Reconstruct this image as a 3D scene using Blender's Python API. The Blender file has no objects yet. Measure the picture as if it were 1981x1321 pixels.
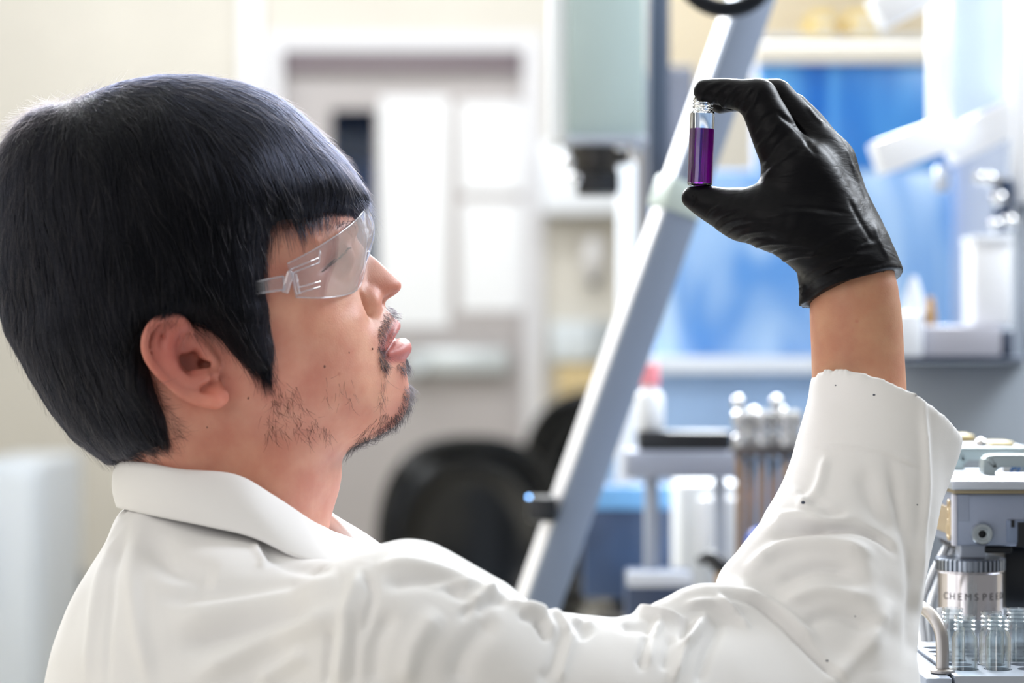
import bpy, bmesh, math, random
import numpy as np
from mathutils import Vector, Matrix

random.seed(7)
rng = np.random.default_rng(7)
C = bpy.context.scene.collection

# ------------------------------------------------------------------ camera, world, lamps, exposure
CAM_D = 1.40                      # camera to the plane of the man's head
CAM_Z = 1.10
FPX = CAM_D / 0.0003              # focal length in pixels of the 1981 px frame
scn = bpy.context.scene
cam_d = bpy.data.cameras.new('camera')
cam_d.sensor_width = 36.0
cam_d.lens = FPX * 36.0 / 1981.0
cam_d.clip_start = 0.05
cam_d.dof.use_dof = True
cam_d.dof.focus_distance = CAM_D + 0.012
cam_d.dof.aperture_fstop = cam_d.lens / 17.0
cam = bpy.data.objects.new('camera', cam_d)
cam.location = (0.0, -CAM_D, CAM_Z)
cam.rotation_euler = (math.radians(90), 0, 0)
C.objects.link(cam)
scn.camera = cam
scn.view_settings.view_transform = 'Standard'
scn.view_settings.look = 'None'
scn.view_settings.exposure = 0.0
scn.view_settings.gamma = 1.0
scn.view_settings.use_curve_mapping = False
scn.cycles.use_denoising = True
scn.cycles.max_bounces = 10
scn.cycles.transparent_max_bounces = 16
scn.cycles.caustics_reflective = False
scn.cycles.caustics_refractive = False
scn.cycles.sample_clamp_indirect = 6.0

world = bpy.data.worlds.new('world')
scn.world = world
world.use_nodes = True
wb = world.node_tree.nodes['Background']
wb.inputs[0].default_value = (0.93, 0.96, 1.0, 1)
wb.inputs[1].default_value = 0.37

def area(name, loc, target, sx, sy, power, col):
    d = bpy.data.lights.new(name, 'AREA')
    d.shape = 'RECTANGLE'; d.size = sx; d.size_y = sy
    d.energy = power; d.color = col
    o = bpy.data.objects.new(name, d)
    o.location = loc
    o.rotation_euler = (Vector(target) - Vector(loc)).to_track_quat('-Z', 'Y').to_euler()
    C.objects.link(o)
    return o
area('fill_light', (-1.7, -2.4, 2.0), (0.0, 0.0, 1.05), 2.0, 1.6, 29, (1.0, 0.945, 0.90))  # added soft fill from camera left; no window is built there
area('ceiling_lamp_bench', (0.55, 2.6, 2.45), (-0.1, 0.0, 1.15), 1.0, 0.7, 170, (0.90, 0.95, 1.0))
area('ceiling_lamp_back', (-0.9, 2.6, 2.35), (-0.2, 0.0, 1.15), 0.8, 0.5, 95, (0.92, 0.95, 1.0))
area('ceiling_lamp_deck', (1.45, 0.9, 2.2), (0.35, 0.1, 1.0), 0.8, 0.6, 48, (0.86, 0.92, 1.0))
area('ceiling_lamp_aisle', (-0.6, 6.3, 2.85), (-0.6, 7.6, 1.4), 3.4, 0.5, 46, (0.92, 0.96, 1.0))
area('ceiling_spot_aisle', (-0.95, 3.3, 2.7), (-0.1, 4.7, 0.8), 0.3, 0.3, 16, (0.95, 0.97, 1.0))
area('ceiling_lamp_door', (-0.6, 4.4, 2.85), (-0.6, 6.4, 0.6), 2.0, 0.6, 34, (0.95, 0.97, 1.0))

# ------------------------------------------------------------------ placing helpers
def P(px, py, Y=0.0):
    """world point at depth Y seen at photo pixel (px, py)"""
    k = (Y + CAM_D) / FPX
    return Vector(((px - 990.5) * k, Y, CAM_Z + (660.5 - py) * k))

def PN(px, py, Y):
    px = np.asarray(px, float); py = np.asarray(py, float); Y = np.asarray(Y, float)
    k = (Y + CAM_D) / FPX
    return np.stack([(px - 990.5) * k, Y + 0 * px, CAM_Z + (660.5 - py) * k], -1)

def to_px(co):
    k = FPX / (co[:, 1] + CAM_D)
    return co[:, 0] * k + 990.5, 660.5 - (co[:, 2] - CAM_Z) * k

# ------------------------------------------------------------------ materials
def srgb(r, g, b):
    f = lambda c: (c / 255 / 12.92) if c / 255 <= 0.04045 else ((c / 255 + 0.055) / 1.055) ** 2.4
    return (f(r), f(g), f(b), 1.0)

MATS = {}
def mat(name, col, rough=0.5, metal=0.0, spec=0.5, noise=0.0, scale=20.0, bump=0.0, bscale=200.0, emit=None, estr=0.0, alpha=1.0):
    if name in MATS: return MATS[name]
    m = bpy.data.materials.new(name); m.use_nodes = True
    nt = m.node_tree; b = nt.nodes['Principled BSDF']
    c = col if len(col) == 4 else (*col, 1)
    b.inputs['Base Color'].default_value = c
    b.inputs['Roughness'].default_value = rough
    b.inputs['Metallic'].default_value = metal
    b.inputs['Specular IOR Level'].default_value = spec
    tc = nt.nodes.new('ShaderNodeTexCoord')
    if noise > 0:
        n = nt.nodes.new('ShaderNodeTexNoise'); n.inputs['Scale'].default_value = scale
        n.inputs['Detail'].default_value = 4
        nt.links.new(tc.outputs['Object'], n.inputs['Vector'])
        r = nt.nodes.new('ShaderNodeValToRGB')
        r.color_ramp.elements[0].position = 0.3; r.color_ramp.elements[1].position = 0.7
        r.color_ramp.elements[0].color = tuple(max(0, x * (1 - noise)) for x in c[:3]) + (1,)
        r.color_ramp.elements[1].color = tuple(min(1, x * (1 + noise)) for x in c[:3]) + (1,)
        nt.links.new(n.outputs['Fac'], r.inputs['Fac'])
        nt.links.new(r.outputs['Color'], b.inputs['Base Color'])
    if bump > 0:
        n2 = nt.nodes.new('ShaderNodeTexNoise'); n2.inputs['Scale'].default_value = bscale
        nt.links.new(tc.outputs['Object'], n2.inputs['Vector'])
        bp = nt.nodes.new('ShaderNodeBump'); bp.inputs['Strength'].default_value = bump
        bp.inputs['Distance'].default_value = 0.001
        nt.links.new(n2.outputs['Fac'], bp.inputs['Height'])
        nt.links.new(bp.outputs['Normal'], b.inputs['Normal'])
    if emit is not None:
        b.inputs['Emission Color'].default_value = emit
        b.inputs['Emission Strength'].default_value = estr
    MATS[name] = m
    return m

def clear_mat(name, tint=(1, 1, 1), gloss=1.0, haze=0.0, rough=0.03, haze_col=(0.9, 0.9, 0.95, 1), base=0.04):
    """clear plastic / thin glass: transparent + fresnel reflection (+ a little milky haze)"""
    m = bpy.data.materials.new(name); m.use_nodes = True
    nt = m.node_tree; nt.nodes.clear()
    out = nt.nodes.new('ShaderNodeOutputMaterial')
    tr = nt.nodes.new('ShaderNodeBsdfTransparent'); tr.inputs[0].default_value = (*tint, 1)
    gl = nt.nodes.new('ShaderNodeBsdfGlossy'); gl.inputs['Roughness'].default_value = rough
    lw = nt.nodes.new('ShaderNodeLayerWeight'); lw.inputs['Blend'].default_value = 0.5
    pw = nt.nodes.new('ShaderNodeMath'); pw.operation = 'POWER'; pw.inputs[1].default_value = 3.0
    nt.links.new(lw.outputs['Facing'], pw.inputs[0])
    ml = nt.nodes.new('ShaderNodeMath'); ml.operation = 'MULTIPLY_ADD'; ml.use_clamp = True
    ml.inputs[1].default_value = 0.8 * gloss; ml.inputs[2].default_value = base * gloss
    nt.links.new(pw.outputs[0], ml.inputs[0])
    mx = nt.nodes.new('ShaderNodeMixShader')
    nt.links.new(ml.outputs[0], mx.inputs['Fac'])
    nt.links.new(tr.outputs[0], mx.inputs[1]); nt.links.new(gl.outputs[0], mx.inputs[2])
    last = mx
    if haze > 0:
        df = nt.nodes.new('ShaderNodeBsdfTranslucent'); df.inputs[0].default_value = haze_col
        d2 = nt.nodes.new('ShaderNodeBsdfDiffuse'); d2.inputs[0].default_value = haze_col
        a = nt.nodes.new('ShaderNodeMixShader'); a.inputs['Fac'].default_value = 0.5
        nt.links.new(df.outputs[0], a.inputs[1]); nt.links.new(d2.outputs[0], a.inputs[2])
        m2 = nt.nodes.new('ShaderNodeMixShader'); m2.inputs['Fac'].default_value = haze
        nt.links.new(mx.outputs[0], m2.inputs[1]); nt.links.new(a.outputs[0], m2.inputs[2])
        last = m2
    nt.links.new(last.outputs[0], out.inputs['Surface'])
    MATS[name] = m
    return m

def glass_mat(name, col=(1, 1, 1, 1), rough=0.0, ior=1.47):
    m = bpy.data.materials.new(name); m.use_nodes = True
    nt = m.node_tree; b = nt.nodes['Principled BSDF']
    b.inputs['Base Color'].default_value = col
    b.inputs['Roughness'].default_value = rough
    b.inputs['IOR'].default_value = ior
    b.inputs['Transmission Weight'].default_value = 1.0
    MATS[name] = m
    return m

# ------------------------------------------------------------------ objects
def link(name, me, m=None, parent=None, smooth=False):
    o = bpy.data.objects.new(name, me)
    C.objects.link(o)
    if m is not None: me.materials.append(m)
    if smooth:
        me.polygons.foreach_set('use_smooth', [True] * len(me.polygons))
    if parent is not None: setp(o, parent)
    return o

def setp(o, parent):
    o.parent = parent
    # parents are Empties without rotation or scale, or meshes in world coordinates
    o.matrix_parent_inverse = Matrix.Translation(parent_world(parent)).inverted()

def parent_world(p):
    v = Vector(p.location)
    return v

def thing(name, label, cat, loc=(0, 0, 0), group=None):
    o = bpy.data.objects.new(name, None)
    o.empty_display_size = 0.02
    C.objects.link(o); o.location = loc
    o['label'] = label; o['category'] = cat
    if group: o['group'] = group
    return o

def tag(o, label, cat, group=None):
    o['label'] = label; o['category'] = cat
    if group: o['group'] = group
    return o

def struct(o):
    o['kind'] = 'structure'
    return o

def obj(name, bm, m, parent=None, smooth=False):
    me = bpy.data.meshes.new(name)
    bmesh.ops.recalc_face_normals(bm, faces=bm.faces)
    bm.to_mesh(me); bm.free()
    if smooth:
        for p in me.polygons: p.use_smooth = True
        if smooth != 'all':
            me.set_sharp_from_angle(angle=math.radians(38))
    return link(name, me, m, parent)

def add_box(bm, c, s, rot=None, bevel=0.0, seg=2):
    r = bmesh.ops.create_cube(bm, size=1.0)
    vs = r['verts']
    for v in vs: v.co = Vector((v.co.x * s[0], v.co.y * s[1], v.co.z * s[2]))
    if bevel > 0:
        es = list({e for v in vs for e in v.link_edges})
        r2 = bmesh.ops.bevel(bm, geom=es, offset=bevel, segments=seg, profile=0.5, affect='EDGES')
        vs = list({v for f in r2['faces'] for v in f.verts} | {v for v in vs if v.is_valid})
    M = Matrix.Translation(Vector(c))
    if rot is not None: M = M @ (rot.to_4x4() if hasattr(rot, 'to_4x4') else rot)
    for v in vs: v.co = M @ v.co
    return vs

def add_cyl(bm, p0, p1, r0, r1=None, n=24, cap=True):
    r1 = r0 if r1 is None else r1
    p0 = Vector(p0); p1 = Vector(p1); d = p1 - p0
    q = d.to_track_quat('Z', 'Y')
    ring = []
    for p, r in ((p0, r0), (p1, r1)):
        ring.append([bm.verts.new(p + q @ Vector((math.cos(2 * math.pi * i / n) * r, math.sin(2 * math.pi * i / n) * r, 0))) for i in range(n)])
    for i in range(n):
        bm.faces.new((ring[0][i], ring[0][(i + 1) % n], ring[1][(i + 1) % n], ring[1][i]))
    if cap:
        bm.faces.new(ring[0][::-1]); bm.faces.new(ring[1])

def add_lathe(bm, prof, base, axis=(0, 0, 1), n=32, close=False):
    """prof: list of (radius, height) along axis from base"""
    base = Vector(base); q = Vector(axis).to_track_quat('Z', 'Y')
    rings = []
    for r, h in prof:
        if r < 1e-7:
            rings.append([bm.verts.new(base + q @ Vector((0, 0, h)))])
        else:
            rings.append([bm.verts.new(base + q @ Vector((math.cos(2 * math.pi * i / n) * r, math.sin(2 * math.pi * i / n) * r, h))) for i in range(n)])
    prs = list(zip(rings[:-1], rings[1:]))
    if close: prs.append((rings[-1], rings[0]))
    for A, B in prs:
        for i in range(n):
            j = (i + 1) % n
            if len(A) == 1 and len(B) == 1: continue
            if len(A) == 1: bm.faces.new((A[0], B[j], B[i]))
            elif len(B) == 1: bm.faces.new((A[i], A[j], B[0]))
            else: bm.faces.new((A[i], A[j], B[j], B[i]))

def catmull(pts, n):
    """n samples along a Catmull-Rom curve through pts (k, dim)"""
    p = np.asarray(pts, float)
    if len(p) == 2:
        t = np.linspace(0, 1, n)[:, None]
        return p[0] * (1 - t) + p[1] * t
    q = np.vstack([2 * p[0] - p[1], p, 2 * p[-1] - p[-2]])
    t = np.linspace(0, len(p) - 1 - 1e-9, n)
    i = t.astype(int); f = (t - i)[:, None]
    a, b, c, d = q[i], q[i + 1], q[i + 2], q[i + 3]
    return 0.5 * (2 * b + (c - a) * f + (2 * a - 5 * b + 4 * c - d) * f ** 2 + (3 * b - a - 3 * c + d) * f ** 3)

def add_tube(bm, pts, r, n=12, samples=None, cap=True):
    pts = np.asarray([tuple(p) for p in pts], float)
    if samples: pts = catmull(pts, samples)
    rr = np.full(len(pts), r) if np.isscalar(r) else np.interp(np.linspace(0, 1, len(pts)), np.linspace(0, 1, len(r)), r)
    tan = np.gradient(pts, axis=0)
    tan /= np.linalg.norm(tan, axis=1)[:, None] + 1e-12
    up = np.array([0.0, 0, 1.0]) if abs(tan[0][2]) < 0.9 else np.array([1.0, 0, 0])
    rings = []
    u = np.cross(tan[0], up); u /= np.linalg.norm(u)
    for p, t, q in zip(pts, tan, rr):
        u = u - t * (u @ t); u /= np.linalg.norm(u)
        w = np.cross(t, u)
        rings.append([bm.verts.new(Vector(p + q * (math.cos(2 * math.pi * i / n) * u + math.sin(2 * math.pi * i / n) * w))) for i in range(n)])
    for A, B in zip(rings[:-1], rings[1:]):
        for i in range(n):
            j = (i + 1) % n
            bm.faces.new((A[i], A[j], B[j], B[i]))
    if cap:
        bm.faces.new(rings[0][::-1]); bm.faces.new(rings[-1])

def add_prism(bm, poly, y0, y1, bevel=0.0):
    """poly: list of world (x, z) at constant depth, extruded from y0 to y1"""
    a = [bm.verts.new((x, y0, z)) for x, z in poly]
    b = [bm.verts.new((x, y1, z)) for x, z in poly]
    n = len(poly)
    fs = [bm.faces.new(a), bm.faces.new(b[::-1])]
    for i in range(n):
        j = (i + 1) % n
        bm.faces.new((a[j], a[i], b[i], b[j]))
    if bevel > 0:
        es = [e for e in bm.edges if (e.verts[0] in a) == (e.verts[1] in a)]
        bmesh.ops.bevel(bm, geom=es, offset=bevel, segments=2, profile=0.5, affect='EDGES')

def rect(bm, x0, y0, x1, y1, Y, depth, bevel=0.0):
    """box whose front face (at depth Y) covers the photo rectangle"""
    a = P(x0, y1, Y); b = P(x1, y0, Y)
    c = ((a.x + b.x) / 2, Y + depth / 2, (a.z + b.z) / 2)
    add_box(bm, c, (b.x - a.x, depth, b.z - a.z), None, bevel)

def rbox(name, x0, y0, x1, y1, Y, depth, m, parent=None, bevel=0.004):
    bm = bmesh.new(); rect(bm, x0, y0, x1, y1, Y, depth, bevel)
    return obj(name, bm, m, parent, smooth=bevel > 0)

# ------------------------------------------------------------------ implicit surfaces
class Grid:
    def __init__(self, lo, hi, h):
        self.lo = np.array(lo, float); self.h = h
        self.n = np.ceil((np.array(hi) - self.lo) / h).astype(int) + 1
        self.ax = [(self.lo[i] + h * np.arange(self.n[i])).astype(np.float32) for i in range(3)]
        self.D = np.full(self.n, 1.0, np.float32) * 10.0
    def box(self, lo, hi):
        i0 = np.clip(np.floor((np.array(lo) - self.lo) / self.h).astype(int), 0, self.n)
        i1 = np.clip(np.ceil((np.array(hi) - self.lo) / self.h).astype(int) + 1, 0, self.n)
        return tuple(slice(a, b) for a, b in zip(i0, i1))
    def xyz(self, sl):
        return (self.ax[0][sl[0]][:, None, None], self.ax[1][sl[1]][None, :, None], self.ax[2][sl[2]][None, None, :])
    def add(self, f, lo, hi, k=0.0):
        sl = self.box(np.array(lo) - k, np.array(hi) + k)
        if any(s.stop <= s.start for s in sl): return
        d = f(*self.xyz(sl)); a = self.D[sl]
        self.D[sl] = smin(a, d, k)
    def sub(self, f, lo, hi, k=0.0):
        sl = self.box(np.array(lo) - k, np.array(hi) + k)
        if any(s.stop <= s.start for s in sl): return
        d = f(*self.xyz(sl)); a = self.D[sl]
        self.D[sl] = -smin(-a, d, k)

def smin(a, b, k):
    if k <= 0: return np.minimum(a, b)
    h = np.clip(0.5 + 0.5 * (b - a) / k, 0, 1)
    return b + (a - b) * h - k * h * (1 - h)

def cone_seg(p, q, r0, r1, sc=(1, 1, 1)):
    p = np.array(p, np.float32); q = np.array(q, np.float32); s = np.array(sc, np.float32)
    d = (q - p) * s; L = float(d @ d) + 1e-12
    def f(x, y, z):
        X = (x - p[0]) * s[0]; Y = (y - p[1]) * s[1]; Z = (z - p[2]) * s[2]
        t = np.clip((X * d[0] + Y * d[1] + Z * d[2]) / L, 0, 1)
        return np.sqrt((X - t * d[0]) ** 2 + (Y - t * d[1]) ** 2 + (Z - t * d[2]) ** 2) - (r0 + (r1 - r0) * t)
    return f

def add_chain(g, pts, rad, k=0.003, sub=False, sc=(1, 1, 1), n=None):
    pts = np.asarray([tuple(p) for p in pts], float)
    rad = np.full(len(pts), rad) if np.isscalar(rad) else np.asarray(rad, float)
    if n:
        a = catmull(np.hstack([pts, rad[:, None]]), n); pts, rad = a[:, :3], a[:, 3]
    # union of the chain on its own first, so that joints do not swell
    m = (rad.max() + k + 0.002) / np.array(sc)
    sl = g.box(pts.min(0) - m, pts.max(0) + m)
    if any(s.stop <= s.start for s in sl): return
    xyz = g.xyz(sl); d = None
    for p, q, r0, r1 in zip(pts[:-1], pts[1:], rad[:-1], rad[1:]):
        e = cone_seg(p, q, r0, r1, sc)(*xyz)
        d = e if d is None else np.minimum(d, e)
    if sub: g.D[sl] = -smin(-g.D[sl], d, k)
    else: g.D[sl] = smin(g.D[sl], d, k)

def ellip(c, r, R=None):
    c = np.array(c, np.float32); r = np.array(r, np.float32)
    R = None if R is None else np.array(R, np.float32)
    def f(x, y, z):
        X = x - c[0]; Y = y - c[1]; Z = z - c[2]
        if R is not None:
            X, Y, Z = (R[0, 0] * X + R[0, 1] * Y + R[0, 2] * Z, R[1, 0] * X + R[1, 1] * Y + R[1, 2] * Z, R[2, 0] * X + R[2, 1] * Y + R[2, 2] * Z)
        k0 = np.sqrt((X / r[0]) ** 2 + (Y / r[1]) ** 2 + (Z / r[2]) ** 2)
        k1 = np.sqrt((X / r[0] ** 2) ** 2 + (Y / r[1] ** 2) ** 2 + (Z / r[2] ** 2) ** 2) + 1e-6
        return k0 * (k0 - 1.0) / k1
    return f

def add_ell(g, c, r, k=0.003, sub=False, R=None):
    m = max(r) + 0.002
    (g.sub if sub else g.add)(ellip(c, r, R), np.array(c) - m, np.array(c) + m, k)

def surface_nets(g):
    D = g.D; ins = D < 0
    nx, ny, nz = D.shape
    cnt = np.zeros((nx - 1, ny - 1, nz - 1), np.int8)
    for i in (0, 1):
        for j in (0, 1):
            for k in (0, 1):
                cnt += ins[i:nx - 1 + i, j:ny - 1 + j, k:nz - 1 + k]
    act = (cnt > 0) & (cnt < 8)
    idx = np.full(act.shape, -1, np.int64)
    cells = np.argwhere(act)
    idx[act] = np.arange(len(cells))
    cor = {}
    for i in (0, 1):
        for j in (0, 1):
            for k in (0, 1):
                cor[i, j, k] = D[cells[:, 0] + i, cells[:, 1] + j, cells[:, 2] + k].astype(np.float64)
    acc = np.zeros((len(cells), 3)); num = np.zeros(len(cells))
    for axis in range(3):
        for u in (0, 1):
            for v in (0, 1):
                a = [0, 0, 0]; b = [0, 0, 0]
                o = [x for x in range(3) if x != axis]
                a[o[0]] = b[o[0]] = u; a[o[1]] = b[o[1]] = v; b[axis] = 1
                da, db = cor[tuple(a)], cor[tuple(b)]
                m = (da < 0) != (db < 0)
                t = np.where(m, da / np.where(m, da - db, 1), 0)
                p = np.zeros((len(cells), 3)); p[:, o[0]] = u; p[:, o[1]] = v; p[:, axis] = t
                acc[m] += p[m]; num[m] += 1
    co = (cells + acc / num[:, None]) * g.h + g.lo
    quads = []
    for axis in range(3):
        o = [x for x in range(3) if x != axis]
        s0 = [slice(1, -1)] * 3; s1 = [slice(1, -1)] * 3
        s0[axis] = slice(0, -1); s1[axis] = slice(1, None)
        A = ins[tuple(s0)]; B = ins[tuple(s1)]
        for flip, M in ((False, A & ~B), (True, ~A & B)):
            e = np.argwhere(M)
            if not len(e): continue
            e[:, o[0]] += 1; e[:, o[1]] += 1
            def at(du, dv):
                c = e.copy(); c[:, o[0]] -= du; c[:, o[1]] -= dv
                return idx[c[:, 0], c[:, 1], c[:, 2]]
            q = np.stack([at(1, 1), at(0, 1), at(0, 0), at(1, 0)], 1)
            if axis == 1: q = q[:, ::-1]
            if flip: q = q[:, ::-1]
            quads.append(q)
    q = np.vstack(quads)
    q = q[(q >= 0).all(1)]
    return co, q

def relax(co, quads, it=1, w=0.5):
    n = len(co)
    e = np.vstack([quads[:, [0, 1]], quads[:, [1, 2]], quads[:, [2, 3]], quads[:, [3, 0]]])
    for _ in range(it):
        s = np.zeros_like(co); c = np.zeros(n)
        for k in range(3):
            s[:, k] = np.bincount(e[:, 0], co[e[:, 1], k], n) + np.bincount(e[:, 1], co[e[:, 0], k], n)
        c = np.bincount(e[:, 0], minlength=n) + np.bincount(e[:, 1], minlength=n)
        co = co * (1 - w) + w * s / np.maximum(c, 1)[:, None]
    return co

def subdivide(co, q):
    e = np.sort(np.vstack([q[:, [0, 1]], q[:, [1, 2]], q[:, [2, 3]], q[:, [3, 0]]]), axis=1)
    key = e[:, 0] * len(co) + e[:, 1]
    u, inv = np.unique(key, return_inverse=True)
    ea, eb = u // len(co), u % len(co)
    n = len(q); o = len(co); f0 = o + len(u)
    co2 = np.vstack([co, (co[ea] + co[eb]) / 2, co[q].mean(1)])
    m = [inv[i * n:(i + 1) * n] + o for i in range(4)]
    c = np.arange(n) + f0
    return co2, np.vstack([np.stack([q[:, 0], m[0], c, m[3]], 1), np.stack([m[0], q[:, 1], m[1], c], 1),
                           np.stack([c, m[1], q[:, 2], m[2]], 1), np.stack([m[3], c, m[2], q[:, 3]], 1)])

def vnormals(co, quads):
    a, b, c, d = (co[quads[:, i]] for i in range(4))
    fn = np.cross(c - a, d - b)
    vn = np.zeros_like(co)
    for i in range(4):
        for k in range(3):
            vn[:, k] += np.bincount(quads[:, i], fn[:, k], len(co))
    return vn / (np.linalg.norm(vn, axis=1)[:, None] + 1e-12)

def quad_mesh(name, co, quads):
    me = bpy.data.meshes.new(name)
    me.vertices.add(len(co)); me.vertices.foreach_set('co', np.asarray(co, np.float32).ravel())
    me.loops.add(quads.size); me.loops.foreach_set('vertex_index', quads.astype(np.int32).ravel())
    me.polygons.add(len(quads))
    me.polygons.foreach_set('loop_start', np.arange(0, quads.size, 4, dtype=np.int32))
    me.update(calc_edges=True); me.validate()
    me.polygons.foreach_set('use_smooth', np.ones(len(me.polygons), bool))
    return me

def set_col(me, col):
    a = me.color_attributes.new('tone', 'FLOAT_COLOR', 'POINT')
    c = np.ones((len(me.vertices), 4), np.float32); c[:, :3] = col
    a.data.foreach_set('color', c.ravel())

def polydist(px, py, poly, closed=False):
    """distance from points to a polyline, arc parameter 0..1 and signed side"""
    poly = np.asarray(poly, float)
    if closed: poly = np.vstack([poly, poly[:1]])
    best = np.full(px.shape, 1e9); tt = np.zeros(px.shape); side = np.zeros(px.shape)
    L = np.hypot(*(poly[1:] - poly[:-1]).T); S = np.concatenate([[0], np.cumsum(L)])
    for (p, q, l, s) in zip(poly[:-1], poly[1:], L, S):
        d = q - p; t = np.clip(((px - p[0]) * d[0] + (py - p[1]) * d[1]) / (l * l + 1e-12), 0, 1)
        ex = px - p[0] - t * d[0]; ey = py - p[1] - t * d[1]
        r = np.hypot(ex, ey); m = r < best
        best = np.where(m, r, best); tt = np.where(m, (s + t * l) / S[-1], tt)
        side = np.where(m, (d[0] * ey - d[1] * ex) / (l + 1e-9), side)
    return best, tt, side

def inside(px, py, poly):
    poly = np.asarray(poly, float); r = np.zeros(px.shape, bool)
    q = np.roll(poly, 1, 0)
    for (x0, y0), (x1, y1) in zip(poly, q):
        if y0 == y1: continue
        r ^= ((y0 > py) != (y1 > py)) & (px < (x1 - x0) * (py - y0) / (y1 - y0) + x0)
    return r

def tps(pts, val, lam=1e-4):
    pts = np.asarray(pts, float); n = len(pts)
    d2 = ((pts[:, None] - pts[None]) ** 2).sum(-1)
    K = 0.5 * d2 * np.log(d2 + 1e-12) + lam * np.eye(n)
    Q = np.hstack([np.ones((n, 1)), pts])
    A = np.block([[K, Q], [Q.T, np.zeros((3, 3))]])
    w = np.linalg.solve(A, np.concatenate([val, np.zeros(3)]))
    def f(x, y):
        r = w[n] + w[n + 1] * x + w[n + 2] * y
        for (a, b), c in zip(pts, w[:n]):
            e = (x - a) ** 2 + (y - b) ** 2
            r = r + c * 0.5 * e * np.log(e + 1e-12)
        return r
    return f

class Field2:
    """bilinear table of a function of (a, b)"""
    def __init__(self, lo, hi, h, f):
        self.lo = np.array(lo, float); self.h = h
        n = np.ceil((np.array(hi) - self.lo) / h).astype(int) + 1
        self.a = self.lo[0] + h * np.arange(n[0]); self.b = self.lo[1] + h * np.arange(n[1])
        self.F = f(self.a[:, None] + 0 * self.b[None], self.b[None] + 0 * self.a[:, None])
        self.ga, self.gb = np.gradient(self.F, h)
    def _lerp(self, T, a, b):
        u = np.clip((a - self.lo[0]) / self.h, 0, T.shape[0] - 1.001); v = np.clip((b - self.lo[1]) / self.h, 0, T.shape[1] - 1.001)
        i = u.astype(int); j = v.astype(int); u = u - i; v = v - j
        return T[i, j] * (1 - u) * (1 - v) + T[i + 1, j] * u * (1 - v) + T[i, j + 1] * (1 - u) * v + T[i + 1, j + 1] * u * v
    def __call__(self, a, b): return self._lerp(self.F, a, b)
    def grad(self, a, b): return self._lerp(self.ga, a, b), self._lerp(self.gb, a, b)

def add_strands(name, pts, radius, m, parent, taper=0.25):
    """pts (n, k, 3): n strands of k points as one hair curves object"""
    n, k, _ = pts.shape
    cu = bpy.data.hair_curves.new(name)
    cu.add_curves([k] * n)
    cu.attributes['position'].data.foreach_set('vector', np.asarray(pts, np.float32).ravel())
    ra = cu.attributes.get('radius') or cu.attributes.new('radius', 'FLOAT', 'POINT')
    t = np.linspace(0, 1, k)
    r = (np.asarray(radius).reshape(-1, 1) * (1 - (1 - taper) * t ** 1.5)[None]) * np.ones((n, 1))
    ra.data.foreach_set('value', r.astype(np.float32).ravel())
    cu.materials.append(m)
    o = bpy.data.objects.new(name, cu); C.objects.link(o)
    if parent is not None: setp(o, parent)
    return o
# ================================================================== the room
M_wall = mat('painted_wall', srgb(208, 203, 193), .8, noise=.03, scale=3)
M_trim = mat('white_trim', srgb(232, 232, 234), .5)
M_door = mat('door_paint', srgb(178, 172, 171), .55, noise=.03, scale=5)
M_head = mat('top_strip_brown', srgb(128, 116, 122), .5)
M_floor = mat('vinyl_floor', srgb(196, 190, 176), .35, noise=.06, scale=9)
M_paper = mat('paper', srgb(240, 241, 243), .7)
M_white = mat('white_enamel', srgb(236, 240, 246), .35)
M_alu = mat('anodised_aluminium', srgb(180, 187, 198), .42, .75)
M_alu2 = mat('satin_aluminium', srgb(170, 178, 192), .42, .35)
M_steel = mat('steel', srgb(200, 200, 200), .18, 1.0)
M_black = mat('black_plastic', srgb(14, 18, 24), .35)
M_dark = mat('dark_machine_grey', srgb(70, 80, 98), .5)
M_brass = mat('brass', srgb(190, 150, 95), .3, 1.0)

YW = 7.6
def sbox(name, lo, hi, m):
    bm = bmesh.new()
    add_box(bm, [(a + b) / 2 for a, b in zip(lo, hi)], [b - a for a, b in zip(lo, hi)])
    return struct(obj(name, bm, m))
dx0, dx1 = P(524, 0, YW).x, P(1034, 0, YW).x
dtop = P(0, 78, YW).z
sbox('floor', (-2.8, -3.2, -.06), (3.4, 9.4, 0), M_floor)
sbox('ceiling', (-2.8, -3.2, 2.95), (3.4, 9.4, 3.05), mat('ceiling_tile', srgb(235, 235, 232), .9))
sbox('wall_left', (-2.9, -1.0, 0), (-2.8, 7.7, 2.95), M_wall)
sbox('wall_right', (3.4, 0.6, 0), (3.5, 7.7, 2.95), M_wall)
bm = bmesh.new()
for x0, x1, z0, z1 in ((-2.8, dx0, 0, 2.95), (dx1, 3.4, 0, 2.95), (dx0, dx1, dtop, 2.95)):
    add_box(bm, ((x0 + x1) / 2, YW + .06, (z0 + z1) / 2), (x1 - x0, .12, z1 - z0))
struct(obj('wall_back', bm, M_wall))
sbox('wall_corridor', (-1.8, 9.2, 0), (1.8, 9.3, 2.95), M_wall)
rt = P(468, 0, YW); rt2 = P(506, 0, YW)
sbox('trim_1', (rt.x, YW - .05, 0), (rt2.x, YW, 2.95), M_trim)
for nm, x0, x1 in (('baseboard_left', -2.8, rt.x), ('baseboard_right', P(1056, 0, YW).x, 3.4)):
    sbox(nm, (x0, YW - .015, 0), (x1, YW, .1), mat('rubber_base', srgb(60, 62, 70), .6))
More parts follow.
